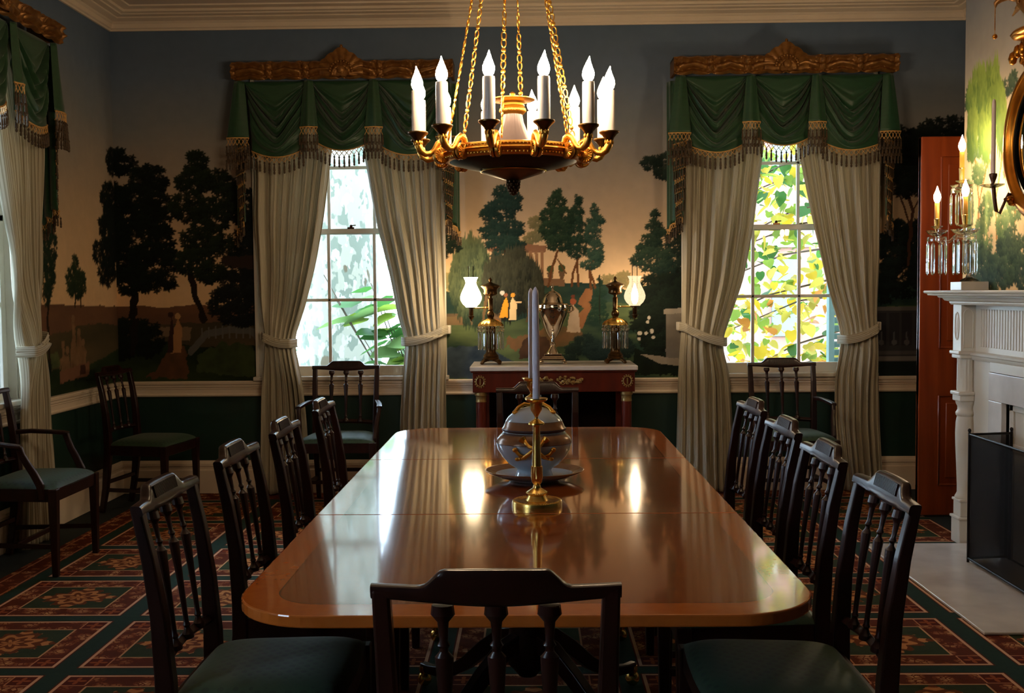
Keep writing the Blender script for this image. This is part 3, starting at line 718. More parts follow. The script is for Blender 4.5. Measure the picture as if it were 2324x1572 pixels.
def room():
    b = MB(); b.box(-3.3, 3.4, -1.5, 7.9, -.15, -.004); struct(b.build('floor', M['darkfelt'], smooth=0))
    b = MB(); b.box(-3.3, 3.4, -1.5, 7.9, ZC, ZC + .15); struct(b.build('ceiling', M['ceil'], smooth=0))
    # back wall: dado, piers and lintels round the two openings
    b = MB()
    def solid(x0, x1, z0, z1): b.box(x0, x1, YB + .003, YB + .30, z0, z1)
    xs = [XL - .3, CX1 - OW, CX1 + OW, CX2 - OW, CX2 + OW, XR + .3]
    b.m = 0; solid(xs[0], xs[5], 0, OZ0)
    b.m = 1
    solid(xs[0], xs[1], OZ0, OZ1); solid(xs[2], xs[3], OZ0, OZ1); solid(xs[4], xs[5], OZ0, OZ1); solid(xs[0], xs[5], OZ1, ZC)
    w = struct(b.build('wall_back', [M['dado'], M['white']], smooth=0))
    wall_sheet('wallpaper', w, XL, XR, .80, 3.32, .0055, lambda A, Z: np.stack([A, A * 0 + YB, Z], -1), paint_back,
               [(CX1 - OW, CX1 + OW, OZ0, OZ1), (CX2 - OW, CX2 + OW, OZ0, OZ1)])
    b = MB()
    def sol2(y0, y1, z0, z1): b.box(XL - .30, XL - .003, y0, y1, z0, z1)
    b.m = 0; sol2(YF, YB + .003, 0, OZ0); b.m = 1
    sol2(YF, CY4 - OW, OZ0, OZ1); sol2(CY4 + OW, CY3 - OW, OZ0, OZ1); sol2(CY3 + OW, YB + .003, OZ0, OZ1); sol2(YF, YB + .003, OZ1, ZC)
    w = struct(b.build('wall_left', [M['dado'], M['white']], smooth=0))
    wall_sheet('wallpaper', w, 4.5, YB, .80, 3.32, .009, lambda A, Z: np.stack([A * 0 + XL, A, Z], -1), paint_left, [(CY3 - OW, CY3 + OW, OZ0, OZ1)])
    b = MB(); b.m = 0; b.box(XR, XR + .3, YF, YB, 0, ZC)
    struct(b.build('wall_right', M['dado'], smooth=0))
    b = MB(); b.box(XL - .3, XR + .3, YF - .3, YF, 0, ZC); struct(b.build('wall_front', M['dado'], smooth=0))
    # chimney breast with a shallow firebox
    b = MB(); x = XCH + .003
    b.box(x, XR, YC0, 4.55, 0, ZC); b.box(x, XR, 5.65, YC1, 0, ZC); b.box(x, XR, 4.55, 5.65, .95, ZC); b.box(x + .30, XR, 4.55, 5.65, 0, .95)
    w = struct(b.build('wall_chimney_breast', M['dado'], smooth=0))
    wall_sheet('wallpaper', w, YC0, YC1, 1.38, 3.40, .006, lambda A, Z: np.stack([A * 0 + XCH, A, Z], -1), paint_chimney)
    # mouldings
    def path(o, z): return [(XL+o, YF, z), (XL+o, YB-o, z), (XR-o, YB-o, z), (XR-o, YC1+o, z), (XCH-o, YC1+o, z), (XCH-o, YC0-o, z), (XR-o, YC0-o, z), (XR-o, YF, z)]
    b = MB(); b.sweep_profile([(0, 3.300), (.014, 3.300), (.016, 3.312), (.026, 3.318), (.030, 3.345), (.040, 3.352), (.044, 3.360), (.085, 3.368), (.092, 3.374), (.092, 3.380),
                               (.135, 3.384), (.14, 3.392), (.165, 3.396), (.170, 3.406), (.170, 3.412), (.23, 3.416), (.235, 3.426)], path)
    struct(b.build('trim_1', M['cream'], smooth=30))
    def path2(o, z): return path(o, z)[:4]
    b = MB(); b.sweep_profile([(0, .700), (.012, .700), (.018, .708), (.018, .716), (.012, .722), (.012, .752), (.020, .756), (.020, .764), (.028, .770), (.03, .785), (.040, .790), (.044, .806), (.036, .812), (0, .812)], path2)
    struct(b.build('trim_2', M['cream'], smooth=30))
    b = MB(); b.sweep_profile([(.022, 0), (.022, .165), (.016, .175), (.016, .19), (.022, .198), (.020, .215), (.010, .228), (0, .236)], path2)
    struct(b.build('baseboard_back', M['cream'], smooth=30))
room()

# ------------------------------------------------------------------ windows with double-hung sashes
def window(name, loc, rz):
    o = bpy.data.objects.new(name, None); COL.objects.link(o); o.location = loc; o.rotation_euler = (0, 0, rz); o['kind'] = 'structure'
    b = MB()
    for sx in (-1, 1):
        b.box(min(sx*.545, sx*.67), max(sx*.545, sx*.67), -.022, .0, .84, 2.93); b.box(min(sx*.66, sx*.685), max(sx*.66, sx*.685), -.034, 0, .84, 2.95)
        b.box(min(sx*.53, sx*.55), max(sx*.53, sx*.55), 0, .16, .80, 2.83)
    b.box(-.67, .67, -.022, 0, 2.82, 2.93); b.box(-.53, .53, 0, .16, 2.81, 2.83)
    b.build('casing', M['white'], o, bevel=.004, smooth=0)
    b = MB(); b.box(-.70, .70, -.062, .10, .812, .842); b.box(-.66, .66, -.03, .0, .79, .815); b.build('sill', M['white'], o, bevel=.006, smooth=0)
    def sash(z0, z1, y, bot, top, lock=False):
        b = MB(); f = .53
        b.box(-f, -f + .05, y, y + .035, z0, z1); b.box(f - .05, f, y, y + .035, z0, z1)
        b.box(-f, f, y, y + .035, z0, z0 + bot); b.box(-f, f, y, y + .035, z1 - top, z1)
        for x in (-.165, .165): b.box(x - .011, x + .011, y + .006, y + .03, z0, z1)
        zm = (z0 + bot + z1 - top) / 2; b.box(-f, f, y + .006, y + .03, zm - .011, zm + .011)
        s = b.build('sash', M['white'], o, bevel=.003, smooth=0)
        g = MB(); g.box(-f + .03, f - .03, y + .016, y + .019, z0 + .02, z1 - .02); g.build('pane', M['pane'], s, smooth=0)
        if lock:
            k = MB(); k.cbox((0, y + .012, z1 + .006), (.05, .025, .012)); k.lathe([(.0, 0), (.011, .002), (.011, .012), (.006, .02), (0, .022)], 12, (0, y + .012, z1 + .01)); k.tube([(0, y + .012, z1 + .024), (.035, y + .005, z1 + .026)], .004, 6)
            k.build('sash_lock', M['darkbronze'], s)
    sash(.835, 1.895, .05, .075, .034, True); sash(1.860, 2.83, .09, .034, .05)
    return o
window('window_1', (CX1, YB, 0), 0)
window('window_2', (CX2, YB, 0), 0)
window('window_3', (XL, CY3, 0), PI / 2)
window('window_4', (XL, CY4, 0), PI / 2)

# ------------------------------------------------------------------ curtains, valances and gilded pelmets
def smooth_tab(tab, z): return sum(interp(tab, z + d) for d in (-.07, -.035, 0, .035, .07)) / 5
def curtain(loc, rz, side, out, inn, tie, label, seed, group):
    """side -1/+1; out, inn: (z, |x|) outlines either side of the window axis; tie: (z outer, z inner)"""
    t = thing('curtain', label, 'curtain', loc, rz, group)
    ph = seed * 1.7; zt = (tie[0] + tie[1]) / 2
    def X(u, z): return side * lerp(smooth_tab(out, z), smooth_tab(inn, z), u)
    def tie_w(z): return math.exp(-((z - zt) / .22) ** 2)
    def Y(u, z):
        tw = tie_w(z); n = 7.2; uu = u + .035 * math.sin(5.1 * u + seed * 2.1) + .018 * math.sin(13 * u + seed)
        a = (.048 - .022 * tw) * (1 + .45 * math.sin(7.3 * u + seed * 1.3))
        w = 2 * PI * n * uu + ph + .9 * math.sin(2.3 * u + seed) + .6 * math.sin(z * 2.1 + 4 * u + seed) + .25 * math.sin(z * 5.3 + 9 * u)
        if z < zt: w += .5 * math.sin(6 * u + seed) * (zt - z)
        crease = .010 * math.sin(z * 9 + u * 7 + seed) * math.exp(-((z - zt) / .5) ** 2)
        edge = math.sin(PI * min(1, max(0, u))) ** .5
        return -(.070 + (.012 + .065 * tw + .02 * (z < zt)) * edge + a * (.5 + .5 * math.sin(w)) ** .8 + crease + .006 * math.sin(2 * PI * 19 * uu + 3 * z + seed) * (1 - .6 * tw))
    b = MB(); H = 2.90; z0 = .012
    b.grid(lambda u, v: (X(u, lerp(z0, H, v)), Y(u, lerp(z0, H, v)), lerp(z0, H, v)), 150, 90, uvs=lambda u, v: (u * 1.45, v))
    b.build('drape', M['curtain'], t, smooth=80, weld=False, solid=.003)
    b = MB()
    def band(u, v):
        uu = lerp(-.06, 1.05, u); uc = min(1, max(0, uu)); z = lerp(tie[0], tie[1], uc) - .018 * math.sin(PI * uc) + (v - .5) * .062
        y = min(Y(k / 40, z) for k in range(41)) - .010 - .01 * math.sin(PI * uc); y += .10 * (max(0, abs(uc - .5) - .42) / .08) ** 2 * .5
        x = X(uc, lerp(tie[0], tie[1], uc)) + side * (-.02 if uu < 0 else .02 if uu > 1 else 0) * -1
        if uu < 0 or uu > 1: y += .05
        return (x, y - .004 * math.sin(PI * v) - .003 * math.sin(6 * PI * v + 3 * u), z)
    b.grid(band, 48, 8, uvs=lambda u, v: (v * .09, u)); b.build('tieback', M['curtain'], t, smooth=80, weld=False, solid=.004)
    b = MB(); x = side * (smooth_tab(out, tie[0]) + .012); b.box(x - .018, x + .018, -.10, -.02, tie[0] - .03, tie[0] + .03); b.build('tieback_hook', M['white'], t, bevel=.005, smooth=0)
    return t

TAS = [(0, 0), (.0035, -.002), (.0062, -.008), (.0035, -.014), (.003, -.017), (.0048, -.022), (.0058, -.036), (.0066, -.046), (.004, -.05), (.0064, -.056), (.005, -.064), (0, -.067)]
def tassel(b, x, y, z, s=1.0):
    b.lathe([(r * s, zz * s) for r, zz in TAS], 7, (x, y, z))
def fringe_line(tr, ts, pts, h=.042, step=.027, rows=1, s=1.0, drop=0):
    """pts: polyline; trellis braid of height h below it, then rows of tassels"""
    P = [Vector(p) for p in pts]; L = [0]
    for a, c in zip(P, P[1:]): L.append(L[-1] + (c - a).length)
    def at(d):
        d = max(0, min(L[-1], d))
        for i in range(len(P) - 1):
            if d <= L[i + 1] or i == len(P) - 2: return P[i].lerp(P[i + 1], (d - L[i]) / max(1e-6, L[i + 1] - L[i]))
    n = max(2, int(round(L[-1] / step)))
    tr.tube(P, .0045, 6)
    for k in range(n):
        a, c = at(k / n * L[-1]), at((k + 1) / n * L[-1]); dn = Vector((0, -.002, -h))
        tr.tube([a, c + dn], .0022, 4, False); tr.tube([c, a + dn], .0022, 4, False)
    for r in range(rows):
        for k in range(n + 1 if r % 2 == 0 else n):
            p = at((k + (.5 if r % 2 else 0)) / n * L[-1])
            ts.tube([(p.x, p.y - .002, p.z - h + .004), (p.x, p.y - .003, p.z - h - r * .048 - drop)], .0015, 4, False)
            tassel(ts, p.x, p.y - .004 - .004 * r, p.z - h - r * .048 - drop, s)

def valance(loc, rz, label, seed):
    t = thing('window_valance', label, 'valance', loc, rz, 'green swagged valances')
    zt = 2.902
    def swag(x0t, x1t, x0b, x1b, zs0, zs1, zc, k):
        def fnc(u, v):
            s = 2 * u - 1; x = lerp(lerp(x0t, x0b, v), lerp(x1t, x1b, v), u)
            zs = lerp(zs0, zs1, u); D = (zt - zc) * v ** .62; E = (zt - zs) * v ** 3.2
            c = 1 - abs(s) ** (1.25 + .7 * v * v)
            z = zt - (E + (D - E) * c)
            w = 2 * PI * 6.0 * v ** .9 + .9 * math.sin(1.7 * s + seed + k) + .5 * math.sin(4.1 * s + 2 * k)
            fold = (math.sin(w) + .45 * math.sin(1.7 * w + 1 + k)) * (.019 * (1 - abs(s) ** 4) + .008) * min(1, max(0, v * 4 - .35)) * min(1, (1 - v) * 4 + .12)
            y = -.165 - .035 * math.sin(PI * u) ** .7 * (.4 + .6 * v) - fold
            z -= .012 * math.sin(7 * s + k + seed) * v * (1 - v) * 2
            return (x, y, z)
        b = MB(); b.grid(fnc, 44, 64); p = b.build('swag', M['green_silk'], t, smooth=80, weld=False, solid=.003)
        tr, ts = MB(), MB(); fringe_line(tr, ts, [Vector(fnc(i / 16, 1)) + Vector((0, -.006, 0)) for i in range(17)], .040, .034, 1, 1.2)
        tr.build('braid', M['trellis'], p); ts.build('fringe', M['tassel'], p)
    swag(-.70, -.245, -.645, -.285, 2.425, 2.435, 2.378, 0)
    swag(-.225, .205, -.185, .165, 2.478, 2.472, 2.42, 1)
    swag(.225, .70, .265, .645, 2.445, 2.425, 2.385, 2)
    for xc, wt, wb, zb in ((-.715, .034, .078, 2.51), (-.235, .03, .062, 2.58), (.215, .03, .062, 2.575), (.70, .034, .07, 2.505)):
        def jf(u, v):
            w = lerp(wt, wb, v ** .9); x = xc + (2 * u - 1) * w + math.copysign(.012 * v, xc) * (abs(xc) > .5)
            return (x, -.205 - .022 * v - .010 * math.cos(PI * (2 * u - 1)) - .004 * math.sin(9 * u + xc * 9) * v, lerp(zt, zb, v))
        b = MB(); b.grid(jf, 16, 20); p = b.build('jabot', M['green_silk'], t, smooth=80, weld=False, solid=.004)
        tr, ts = MB(), MB(); fringe_line(tr, ts, [Vector(jf(i / 6, 1)) + Vector((0, -.005, 0)) for i in range(7)], .052, .025, 3, 1.1)
        tr.build('braid', M['trellis'], p); ts.build('fringe', M['tassel'], p)
    for sx in (-1, 1):
        # cascades hanging down the returns, edged with stepped rows of tassels
        def cf(u, v):
            z = lerp(2.89, 1.93 - .10 * u + .03 * abs(math.sin(2.5 * PI * u)), v)
            return (sx * (lerp(.70, .79, u) - .010 * math.sin(5 * PI * u) * (.4 + .6 * v)), lerp(-.185, -.045, u) - .010 * math.cos(5 * PI * u), z)
        b = MB(); b.grid(cf, 36, 24); p = b.build('cascade', M['green_silk'], t, smooth=80, weld=False, solid=.004)
        tr, ts = MB(), MB(); fringe_line(tr, ts, [Vector(cf(i / 12, 1)) + Vector((sx * .006, -.008, 0)) for i in range(13)], .035, .020, 1, .95)
        for k in range(7):
            z = 2.46 - .078 * k; a = Vector((sx * (.672 + .006 * k), -.208 + .004 * k, z)); c = Vector((sx * (.765 - .004 * k), -.150, z - .02 - .012 * (k % 2)))
            fringe_line(tr, ts, [a, a.lerp(c, .5) + Vector((0, -.012, 0)), c], .030, .0185, 1, .95)
        tr.build('braid', M['trellis'], p); ts.build('fringe', M['tassel'], p)
    return t

def pelmet(loc, rz, label):
    t = thing('pelmet', label, 'pelmet', loc, rz, 'carved gilt pelmets')
    x0, x1, z0, z1 = -.765, .765, 2.914, 3.030
    def rel(x, v):
        per = .255; q = ((x / per) % 1.0); s = 2 * q - 1
        f = .015 * math.sin(2 * PI * (2.4 * v + .55 * s * s)) * (1 - abs(s) ** 4) + .010 * (1 - s * s) + .003 * math.sin(2 * PI * (5.5 * v + 1.1 * s * s))
        knot = .026 * math.exp(-((abs(s) - 1) / .09) ** 2) * (.55 + .45 * math.cos(2 * PI * 2.5 * v)) - .012 * math.exp(-((abs(s) - .82) / .05) ** 2)
        return f + knot
    b = MB()
    def front(u, v):
        x = lerp(x0, x1, u); zb = z0 - .010 * abs(math.sin(PI * x / .1275)); zz = lerp(zb, z1 + .004 * math.sin(x * 60), v)
        edge = min(1, min(v, 1 - v) * 10)
        return (x, -.215 - rel(x, v) * edge - .012 * math.sin(PI * v), zz)
    b.grid(front, 240, 18)
    b.box(x0, x1, -.215, -.020, z1 - .012, z1 - .002); b.box(x0, x0 + .018, -.216, -.02, z0 + .006, z1 - .002); b.box(x1 - .018, x1, -.216, -.02, z0 + .006, z1 - .002)
    b.box(x0 + .01, x1 - .01, -.213, -.20, z0 + .01, z1 - .004)
    b.build('board', M['giltwood'], t, smooth=50, weld=False)
    # shell crest
    b = MB()
    def prof(x): return z1 - .02 + .105 * max(0, 1 - abs(x) / .15) ** .75 + .012 * abs(math.sin(x * 55))
    def crest(u, v):
        x = lerp(-.15, .15, u); zt = max(z1 - .015, prof(x)); z = lerp(2.922, zt, v)
        a = math.atan2(z - 2.93, x); r = math.hypot(x, z - 2.93)
        return (x, -.232 - .016 * (1 - min(1, abs(x) / .15)) - .008 * abs(math.sin(9 * a)) * min(1, r * 12) + .012 * v ** 3 - .012 * math.exp(-((r - .06) / .012) ** 2), z)
    b.grid(crest, 60, 30)
    b.grid(lambda u, v: (lerp(-.15, .15, u), -.205, lerp(2.925, max(z1 - .015, prof(lerp(-.15, .15, u))), v)), 60, 4)
    n = 12
    for k in range(n + 1):
        a = PI * k / n; b.ball((.075 * math.cos(a), -.25, 2.955 + .075 * math.sin(a) * .9), (.011, .010, .011), 8)
    b.ball((0, -.258, 2.965), (.03, .016, .03), 12); b.ball((0, -.225, 3.125), (.012, .012, .016), 8)
    b.build('crest', M['giltwood'], t, smooth=60, weld=False)
    return t

W1 = (CX1, YB, 0); W2 = (CX2, YB, 0); W3 = (XL, CY3, 0)
cg = 'striped tie-back curtains'
curtain(W1, 0, -1, [(2.9, .66), (2.25, .645), (1.95, .66), (1.33, .63), (1.11, .60), (.71, .635), (.08, .655)], [(2.9, .06), (2.46, .10), (1.94, .175), (1.64, .235), (1.36, .305), (1.10, .40), (.8, .34), (.55, .32), (.08, .30)], (1.14, 1.085),
        'striped curtain tied back between the corner trees of the wallpaper and the sycamore window', 1, cg)
curtain(W1, 0, 1, [(2.9, .67), (2.3, .67), (1.63, .68), (1.13, .69), (.7, .68), (.05, .68)], [(2.9, .06), (2.49, .11), (1.94, .20), (1.57, .29), (1.2, .36), (1.11, .40), (.8, .37), (.55, .35), (.05, .34)], (1.17, 1.09),
        'striped curtain between the sycamore window and the lamp-lit wallpaper, lamplight on its edge', 2, cg)
curtain(W2, 0, -1, [(2.9, .68), (2.22, .685), (1.6, .685), (1.18, .695), (.84, .715), (.5, .725), (.05, .735)], [(2.9, .06), (2.43, .12), (1.85, .195), (1.49, .265), (1.15, .385), (1.06, .415), (.84, .355), (.5, .335), (.05, .325)], (1.18, 1.07),
        'striped curtain between the pale lamp and the yellow-leaf window', 3, cg)
curtain(W2, 0, 1, [(2.9, .68), (2.21, .685), (1.6, .685), (1.17, .67), (.99, .685), (.49, .695), (.05, .725)], [(2.9, .06), (2.45, .105), (1.91, .215), (1.48, .315), (1.14, .415), (1.05, .415), (.8, .375), (.5, .375), (.05, .425)], (1.17, 1.08),
        'striped curtain between the yellow-leaf window and the open mahogany door', 4, cg)
curtain(W3, PI / 2, 1, [(2.9, .69), (2.3, .70), (1.36, .58), (1.18, .56), (.85, .64), (.05, .70)], [(2.9, .06), (2.35, .20), (2.07, .25), (1.68, .30), (1.5, .31), (1.25, .34), (1.15, .36), (.99, .36), (.6, .33), (.05, .30)], (1.20, 1.12),
        'striped curtain on the wall of the cypress wallpaper, behind the armchair', 5, cg)
curtain(W3, PI / 2, -1, [(2.9, .69), (2.3, .70), (1.36, .62), (1.18, .60), (.85, .64), (.05, .70)], [(2.9, .06), (2.35, .18), (2.07, .23), (1.68, .28), (1.25, .36), (1.15, .40), (.99, .38), (.6, .33), (.05, .30)], (1.20, 1.12),
        'striped curtain of the side-wall window, the panel farther from the room corner', 6, cg)
valance(W1, 0, 'green fringed valance over the sycamore window, partly behind the chandelier', 1)
valance(W2, 0, 'green fringed valance over the window of yellow leaves', 2)
valance(W3, PI / 2, 'green fringed valance on the side wall, cut by the picture edge', 3)
pelmet(W1, 0, 'carved gilt pelmet over the sycamore window, one end behind chandelier candles')
pelmet(W2, 0, 'carved gilt pelmet with shell crest over the window of yellow leaves')
pelmet(W3, PI / 2, 'carved gilt pelmet on the side wall above the armchair window')

# ------------------------------------------------------------------ carpet and chairs
b = MB(); b.box(-2.70, 2.48, -.9, 7.535, -.004, -.0005); o = b.build('carpet', M['carpet'], smooth=0)
tag(o, 'wall-to-wall carpet of red floral panels divided by green bands', 'carpet')

def make_chair(name, label, arms=False, group=None):
    t = thing(name, label, 'chair', group=group); W = M['wood']
    k = 1.10 if arms else 1.0            # armchairs are a little wider
    hb, hf = .19 * k, .225 * k           # half spacing of rear / front legs at the seat
    # upholstered drop seat
    def seat(u, v):
        y = lerp(-.195, .212, v); s = 2 * u - 1; hw = lerp(hb + .012, hf + .014, v)
        q = (1 - abs(s) ** 5) * (1 - abs(2 * v - 1) ** 5)
        return (s * hw, y + .012 * math.sin(PI * u) * v, .452 + .043 * q ** .6)
    m = MB(); m.grid(seat, 28, 28); m.grid(lambda u, v: (seat(u, v)[0] * .99, seat(u, v)[1] * .99, .445), 4, 4)
    st = m.build('seat', M['damask'], t, smooth=70, weld=False)
    m = MB(); z0, z1 = .385, .452
    m.beam([(-hf, .205, (z0+z1)/2), (hf, .205, (z0+z1)/2)], z1 - z0, .024, (0, 0, 1)); m.beam([(-hb, -.195, (z0+z1)/2), (hb, -.195, (z0+z1)/2)], z1 - z0, .024, (0, 0, 1))
    for s in (-1, 1): m.beam([(s*hb, -.195, (z0+z1)/2), (s*hf, .205, (z0+z1)/2)], z1 - z0, .024, (0, 0, 1))
    m.build('seat_rail', W, t, bevel=.003, smooth=0)
    for s in (-1, 1):
        m = MB(); m.beam([(s*hf, .205, 0), (s*hf, .205, .385), (s*hf, .205, .452)], [.030, .043, .044], [.030, .043, .044]); m.build('front_leg', W, t, bevel=.004, smooth=0)
        m = MB()
        pts = [(s*hb*.98, -.262, .0035), (s*hb*.98, -.232, .16), (s*hb, -.205, .40), (s*hb*1.0, -.205, .50), (s*(hb+.003), -.216, .66), (s*(hb+.006), -.236, .80), (s*(hb+.008), -.262, .925)]
        m.beam(pts, [.030, .034, .040, .040, .036, .033, .031], [.034, .040, .048, .046, .038, .032, .026]); m.build('rear_leg', W, t, bevel=.005, smooth=0)
    # shaped top rail with raised crest
    hw = hb + .0255
    def top(x):
        a = abs(x) / hw
        if a < .40: return .962 - .002 * a
        if a < .60:
            q = (a - .40) / .20; return .961 - .031 * (q * q * (3 - 2 * q))
        return .930 + .002 * (a - .6)
    def bot(x): return .899 - .010 * math.cos(PI * x / hw) * .6
    def bowy(x, z): return -.272 - .016 * (1 - (x / hw) ** 2) - (z - .93) * .25
    m = MB()
    def rail(u, v):
        a = v * 2 * PI; x = lerp(-hw, hw, u); zt, zb = top(x), bot(x); zc, h = (zt + zb) / 2, (zt - zb) / 2
        # rounded-rectangle section
        c, sn = math.cos(a), math.sin(a); p = 4.0; r = (abs(c) ** p + abs(sn) ** p) ** (-1 / p)
        z = zc + h * r * sn; return (x, bowy(x, z) + .014 * r * c + .012, z)
    m.grid(rail, 60, 24)
    n = 24
    for u in (0, 1): m.add([rail(u, j / n) for j in range(n)], [tuple(range(n))])
    tr = m.build('top_rail', W, t, smooth=40)
    m = MB()
    for i in range(23):                    # carved fluting on the crest face
        x = (i - 11) * hw * .033; m.beam([(x, bowy(x, .925) + .0275, .925), (x, bowy(x, .955) + .0275, .955)], .003, .004)
    m.build('fluting', W, tr, smooth=0)
    # lower cross rail, gently arched
    m = MB(); m.tube([(x * hb, -.212 - .012 * (1 - x * x), .535 + .010 * (1 - x * x)) for x in [i / 8 - 1 for i in range(17)]], .016, 4, flat=1.0); m.build('lower_rail', W, t, bevel=.003, smooth=0)
    for bx in (-.092 * k, 0, .092 * k):    # three spear-shaped balusters
        m = MB(); z0, z1 = .545, .895
        prof = [(.020, 0), (.019, .012), (.012, .020), (.009, .028), (.0125, .034), (.009, .040), (.0085, .06), (.011, .16), (.0165, .245), (.0165, .252), (.008, .262), (.0075, .268), (.012, .274), (.0075, .282), (.0085, .300), (.010, .318), (.021, .332), (.019, .350)]
        def yv(z): return interp([(.40, -.216), (.545, -.224), (.66, -.236), (.80, -.256), (.925, -.284)], z)
        m.lathe(prof, 12, (0, 0, 0)); 
        for i in range(len(m.v)):
            x, y, z = m.v[i]; zz = lerp(z0, z1, z / .35); m.v[i] = (bx + x, yv(zz) + .012 + y * .75, zz)
        m.build('baluster', W, t, smooth=30)
    zs = .155
    for s in (-1, 1):
        m = MB(); m.beam([(s*hb*.98, -.232, zs), (s*hf, .205, zs)], .024, .018, (0, 0, 1)); m.build('stretcher', W, t, bevel=.002, smooth=0)
    m = MB(); m.beam([(-hf + .01, -.01, zs), (hf - .01, -.01, zs)], .024, .018, (0, 0, 1)); m.build('stretcher', W, t, bevel=.002, smooth=0)
    m = MB(); m.beam([(-hb, -.222, zs + .05), (hb, -.222, zs + .05)], .024, .018, (0, 0, 1)); m.build('stretcher', W, t, bevel=.002, smooth=0)
    if arms:
        for s in (-1, 1):
            m = MB()
            pts = [(s*(hb+.005), -.205, .685), (s*(hb+.025), -.13, .688), (s*(hb+.05), -.04, .680), (s*(hb+.062), .035, .672), (s*(hb+.064), .060, .668)]
            m.beam(pts, [.026, .032, .036, .038, .036], [.026, .024, .022, .022, .020]); arm = m.build('armrest', W, t, bevel=.006, smooth=0)
            m = MB(); pts = [(s*(hb+.062), .045, .668), (s*(hb+.060), .058, .63), (s*(hb+.052), .078, .585), (s*(hb+.046), .110, .53), (s*(hb+.042), .138, .47), (s*(hb+.040), .146, .42), (s*(hb+.038), .146, .39)]
            m.beam(pts, [.028, .026, .027, .028, .028, .028, .028], [.034, .032, .034, .036, .038, .038, .036]); m.build('arm_support', W, arm, bevel=.007, smooth=0)
    return t

gL, gR = 'side chairs along the dining table', 'side chairs along the dining table'
c0 = make_chair('dining_chair', 'dark mahogany side chair showing its back, at the head of the table', group='side chairs round the dining table')
c0.location = (-.062, 2.055, 0)
g = 'side chairs round the dining table'
dup(c0, (.036, 5.255, 0), PI, 'dark mahogany side chair at the sideboard end, mostly hidden behind the tureen')
rowL = [(-.680, 2.685, -90, 'dark side chair across the table from the fireplace, first from the chair showing its back'),
        (-.680, 3.345, -90, 'dark side chair across the table from the fireplace, second from the chair showing its back'),
        (-.672, 3.975, -89, 'dark side chair across the table from the fireplace, third from the chair showing its back'),
        (-.668, 4.710, -89, 'dark side chair across the table from the fireplace, last before the sycamore-window armchair')]
rowR = [(.630, 2.652, 90, 'dark side chair on the fireplace side, first from the chair showing its back'),
        (.645, 3.268, 90, 'dark side chair on the fireplace side, second from the chair showing its back'),
        (.672, 3.892, 91, 'dark side chair on the fireplace side, third from the chair showing its back'),
        (.700, 4.575, 92, 'dark side chair on the fireplace side, last before the yellow-leaf window armchair')]
for x, y, a, lb in rowL + rowR: dup(c0, (x, y, 0), math.radians(a), lb)
cc = dup(c0, (-2.545, 7.015, 0), math.radians(-98), 'shadowed side chair standing in the room corner under the painted trees'); del cc['group']
a0 = make_chair('armchair', 'dark mahogany armchair with green seat beneath the side-wall window', True, 'open armchairs against the windows')
a0.location = (-2.635, 5.545, 0); a0.rotation_euler = (0, 0, -PI / 2)
dup(a0, (-1.285, 7.085, 0), PI, 'dark armchair with patterned green seat in front of the sycamore window')
dup(a0, (1.735, 7.060, 0), PI, 'dark armchair with green seat in front of the yellow-leaf window')

# ------------------------------------------------------------------ dining table
def dining_table():
    t = thing('dining_table', 'long polished mahogany dining table with banded rounded top on pedestals', 'table', (-.016, 3.805, 0))
    HX, HY, R = .657, 1.575, .20
    def outline(y0, y1, inset=0):
        hx, hy = HX - inset, HY - inset; r = R - inset; pts = []
        for cx, cy, a0 in ((hx - r, hy - r, 0), (-hx + r, hy - r, 90), (-hx + r, -hy + r, 180), (hx - r, -hy + r, 270)):
            for k in range(13):
                a = math.radians(a0 + 90 * k / 12); pts.append((cx + r * math.cos(a), cy + r * math.sin(a)))
        out = []
        n = len(pts)
        for lo, f in ((y0, 1), (y1, -1)):
            src = pts if lo == y0 else out2; res = []
            for i in range(len(src)):
                a, c = src[i], src[(i + 1) % len(src)]; ia, ic = f * (a[1] - lo) >= 0, f * (c[1] - lo) >= 0
                if ia: res.append(a)
                if ia != ic:
                    q = (lo - a[1]) / (c[1] - a[1]); res.append((a[0] + (c[0] - a[0]) * q, lo))
            out2 = res
        return out2
    cuts = [-1.6, -.537, .553, 1.6]
    for y0, y1 in zip(cuts, cuts[1:]):
        m = MB(); m.prism(outline(y0 + .0004, y1 - .0004), .712, .74, 'z'); m.build('table_leaf', M['table'], t, bevel=.004, smooth=0)
    m = MB(); 
    for s in (-1, 1): m.box(s*.40-.012, s*.40+.012, -1.15, 1.15, .655, .711)
    for y in (-1.15, 1.15): m.box(-.40, .40, y - .012, y + .012, .655, .711)
    m.build('apron', M['wood'], t, bevel=.003, smooth=0)
    for py in (-.40, .845):
        p = MB(); p.lathe([(.14, .655), (.14, .64), (.055, .62), (.042, .58), (.05, .53), (.062, .50), (.045, .48), (.045, .46), (.058, .44), (.064, .40), (.060, .33), (.064, .30), (.064, .22), (.05, .205), (.03, .18), (0, .175)][::-1], 32, (0, py, 0))
        pd = p.build('pedestal', M['wood'], t, smooth=40)
        for k in range(4):
            a = math.radians(45 + 90 * k); dx, dy = math.cos(a), math.sin(a)
            prof = [(.045, .30), (.11, .285), (.20, .225), (.30, .145), (.40, .085), (.50, .070), (.545, .072)]
            m = MB(); m.beam([(dx * r, py + dy * r, z) for r, z in prof], [.040, .040, .038, .034, .030, .028, .028], [.060, .058, .052, .046, .040, .034, .030], side=(-dy, dx, 0)); lg = m.build('leg', M['wood'], pd, bevel=.004, smooth=50)
            m = MB(); m.ball((dx * .535, py + dy * .535, .028), (.026, .026, .028), 12); m.lathe([(.016, .05), (.020, .06), (.017, .075)], 12, (dx * .535, py + dy * .535, 0)); m.build('caster', M['brass'], pd, smooth=50)
    return t
dining_table()

